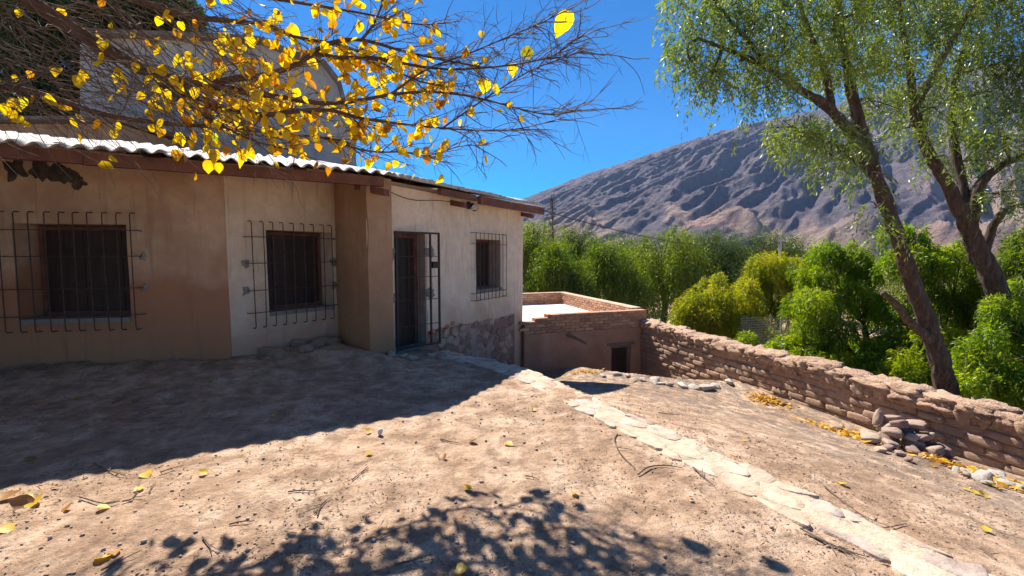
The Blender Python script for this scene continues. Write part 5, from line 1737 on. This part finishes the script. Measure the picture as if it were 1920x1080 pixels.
for pts in ([(175, 872), (205, 885), (237, 895)], [(300, 890), (318, 884), (333, 878)], [(660, 902), (675, 890), (690, 878)], [(826, 826), (845, 830), (865, 834)], [(985, 895), (998, 898), (1012, 902)], [(595, 970), (600, 955), (612, 940)],
            [(740, 1065), (775, 1055), (805, 1045)], [(430, 985), (455, 982), (475, 980)], [(540, 925), (565, 922), (590, 923)], [(230, 945), (250, 935), (262, 910)], [(150, 935), (195, 948), (225, 945)], [(590, 965), (606, 948), (620, 935)], [(190, 1075), (215, 1060), (232, 1048)], [(380, 1010), (392, 1025), (398, 1040)], [(280, 925), (285, 915), (292, 908)]):
    ground_twig(pts, .005, 'short dry twig lying on the bare yard earth', 'twigs on the yard')
for pts in ([(1158, 815), (1152, 830), (1165, 855), (1192, 882)], [(1196, 893), (1215, 880), (1245, 875), (1280, 880)], [(1300, 880), (1318, 897), (1340, 914)], [(1236, 834), (1270, 855), (1305, 863)]):
    ground_twig(pts, .006, 'curved dry twig lying beside the stone path on the yard side', 'curved twigs beside the path')
for k in range(5):
    ground_twig([(1500 + 6 * k, 995 + 3 * k), (1545 + 5 * k, 1020 + 2 * k), (1620 - 8 * k, 1046 - k)], .005, 'thin stick in the bundle lying by the stone path', 'stick bundle by the path')
for pts in ([(1575, 925), (1620, 955), (1680, 995)], [(1235, 748), (1255, 750), (1275, 752)], [(1620, 965), (1660, 975), (1700, 968)], [(1840, 1010), (1858, 1022), (1870, 1030)], [(1545, 900), (1575, 922), (1600, 940)]):
    ground_twig(pts, .006, 'dry stick lying on the sloping lower terrace', 'sticks on the terrace')

# countless crumbs of dry litter and pebbles
n = 60000
Y = 1.6 + 9.5 * rng.random(n) ** 1.7; X = rng.uniform(-1.2, 1.2, n) * Y
k = (wall_side(X, Y) > .08) & (np.abs(path_d(X, Y)) > .12)
dens = np.where(path_d(X, Y) > 0.3, 1.0, .55); k &= rng.random(n) < dens
k &= fbm(X * 1.6, Y * 1.6, 4, 77) + .5 > rng.uniform(.38, .66, n)
s3 = (X - P12[0]) * D2[1] - (Y - P12[1]) * D2[0]
k &= (np.maximum((X - P12[0]) * D1[1] - (Y - P12[1]) * D1[0], s3) > .05)
X = X[k]; Y = Y[k]; n = len(X)
C = np.stack([X, Y, gz(X, Y) + .006], -1)
d = unit(np.concatenate([rng.normal(0, 1, (n, 2)), rng.normal(0, .2, (n, 1))], 1)); sd = unit(np.cross(d, np.array([0, 0, 1.0]) + rng.normal(0, .5, (n, 3))))
big = rng.random(n) < .12
V, F = leaf_quads(C, d, sd, np.where(big, rng.uniform(.04, .10, n), rng.uniform(.012, .035, n)), np.where(big, .005, rng.uniform(.004, .014, n)))
o = obj('dry_litter', V, F, MT['litter']); tag(o, 'countless crumbs of dry twig and leaf litter over the earth', 'litter', kind='stuff')

n = 6500
Y = 1.6 + 9.0 * rng.random(n) ** 1.6; X = rng.uniform(-1.2, 1.2, n) * Y
k = (wall_side(X, Y) > .1) & (np.abs(path_d(X, Y)) > .15) & (np.maximum((X - P12[0]) * D1[1] - (Y - P12[1]) * D1[0], (X - P12[0]) * D2[1] - (Y - P12[1]) * D2[0]) > .05)
k &= fbm(X * .9 + 9, Y * .9, 3, 91) + .5 > rng.uniform(.3, .75, n)
X = X[k]; Y = Y[k]; n = len(X)
oc = np.array([(1, 0, 0), (-1, 0, 0), (0, 1, 0), (0, -1, 0), (0, 0, 1), (0, 0, -1), (.62, .62, .5), (-.62, .62, .5), (-.62, -.62, .5), (.62, -.62, .5)], float)
tf = np.array([(0, 6, 4), (6, 2, 4), (2, 7, 4), (7, 1, 4), (1, 8, 4), (8, 3, 4), (3, 9, 4), (9, 0, 4), (0, 2, 6), (2, 1, 7), (1, 3, 8), (3, 0, 9), (2, 0, 5), (1, 2, 5), (3, 1, 5), (0, 3, 5)])
sz = .004 + .012 * rng.random(n) ** 3
ang = rng.uniform(0, 6.28, n); ca_, sa_ = np.cos(ang), np.sin(ang)
B = oc[None] * rng.uniform(.7, 1.2, (n, 10, 1)) * (sz[:, None] * rng.uniform(.7, 1.3, (n, 3)))[:, None, :]
BX = B[:, :, 0] * ca_[:, None] - B[:, :, 1] * sa_[:, None]; BY = B[:, :, 0] * sa_[:, None] + B[:, :, 1] * ca_[:, None]
V = np.stack([BX + X[:, None], BY + Y[:, None], B[:, :, 2] * .8 + (gz(X, Y) + sz * .3)[:, None]], -1).reshape(-1, 3)
F = (tf[None] + (np.arange(n) * 10)[:, None, None]).reshape(-1, 3)
o = obj('pebbles', V, F.astype(np.int32), simple('pebble', [(0.3, (0.26, 0.19, 0.15)), (0.7, (0.52, 0.42, 0.34))], 40, 2, .9, 0, world=True), None, True); tag(o, 'countless small pebbles scattered over the dry earth', 'pebbles', kind='stuff')

# ------------------------------------------------------------------ thin valley haze
hz = MB()
hx0, hx1, hy0, hy1 = gx[0] - 20, gx[-1] + 20, gy[0] - 20, gy[-1] + 20
hz.quadbox([(x, y, z) for z in (-27, 760) for (x, y) in ((hx0, hy0), (hx1, hy0), (hx1, hy1), (hx0, hy1))])
hm = bpy.data.materials.new('haze'); hm.use_nodes = True
hm.node_tree.nodes.remove(hm.node_tree.nodes['Principled BSDF'])
pv = hm.node_tree.nodes.new('ShaderNodeVolumePrincipled')
pv.inputs['Color'].default_value = (0.40, 0.60, 1.0, 1)
pv.inputs['Density'].default_value = 0.00008
pv.inputs['Anisotropy'].default_value = 0.2
hm.node_tree.links.new(pv.outputs[0], hm.node_tree.nodes['Material Output'].inputs['Volume'])
hz = hz.build('haze', hm); tag(hz, 'thin bluish haze filling the valley air', 'haze', kind='stuff')
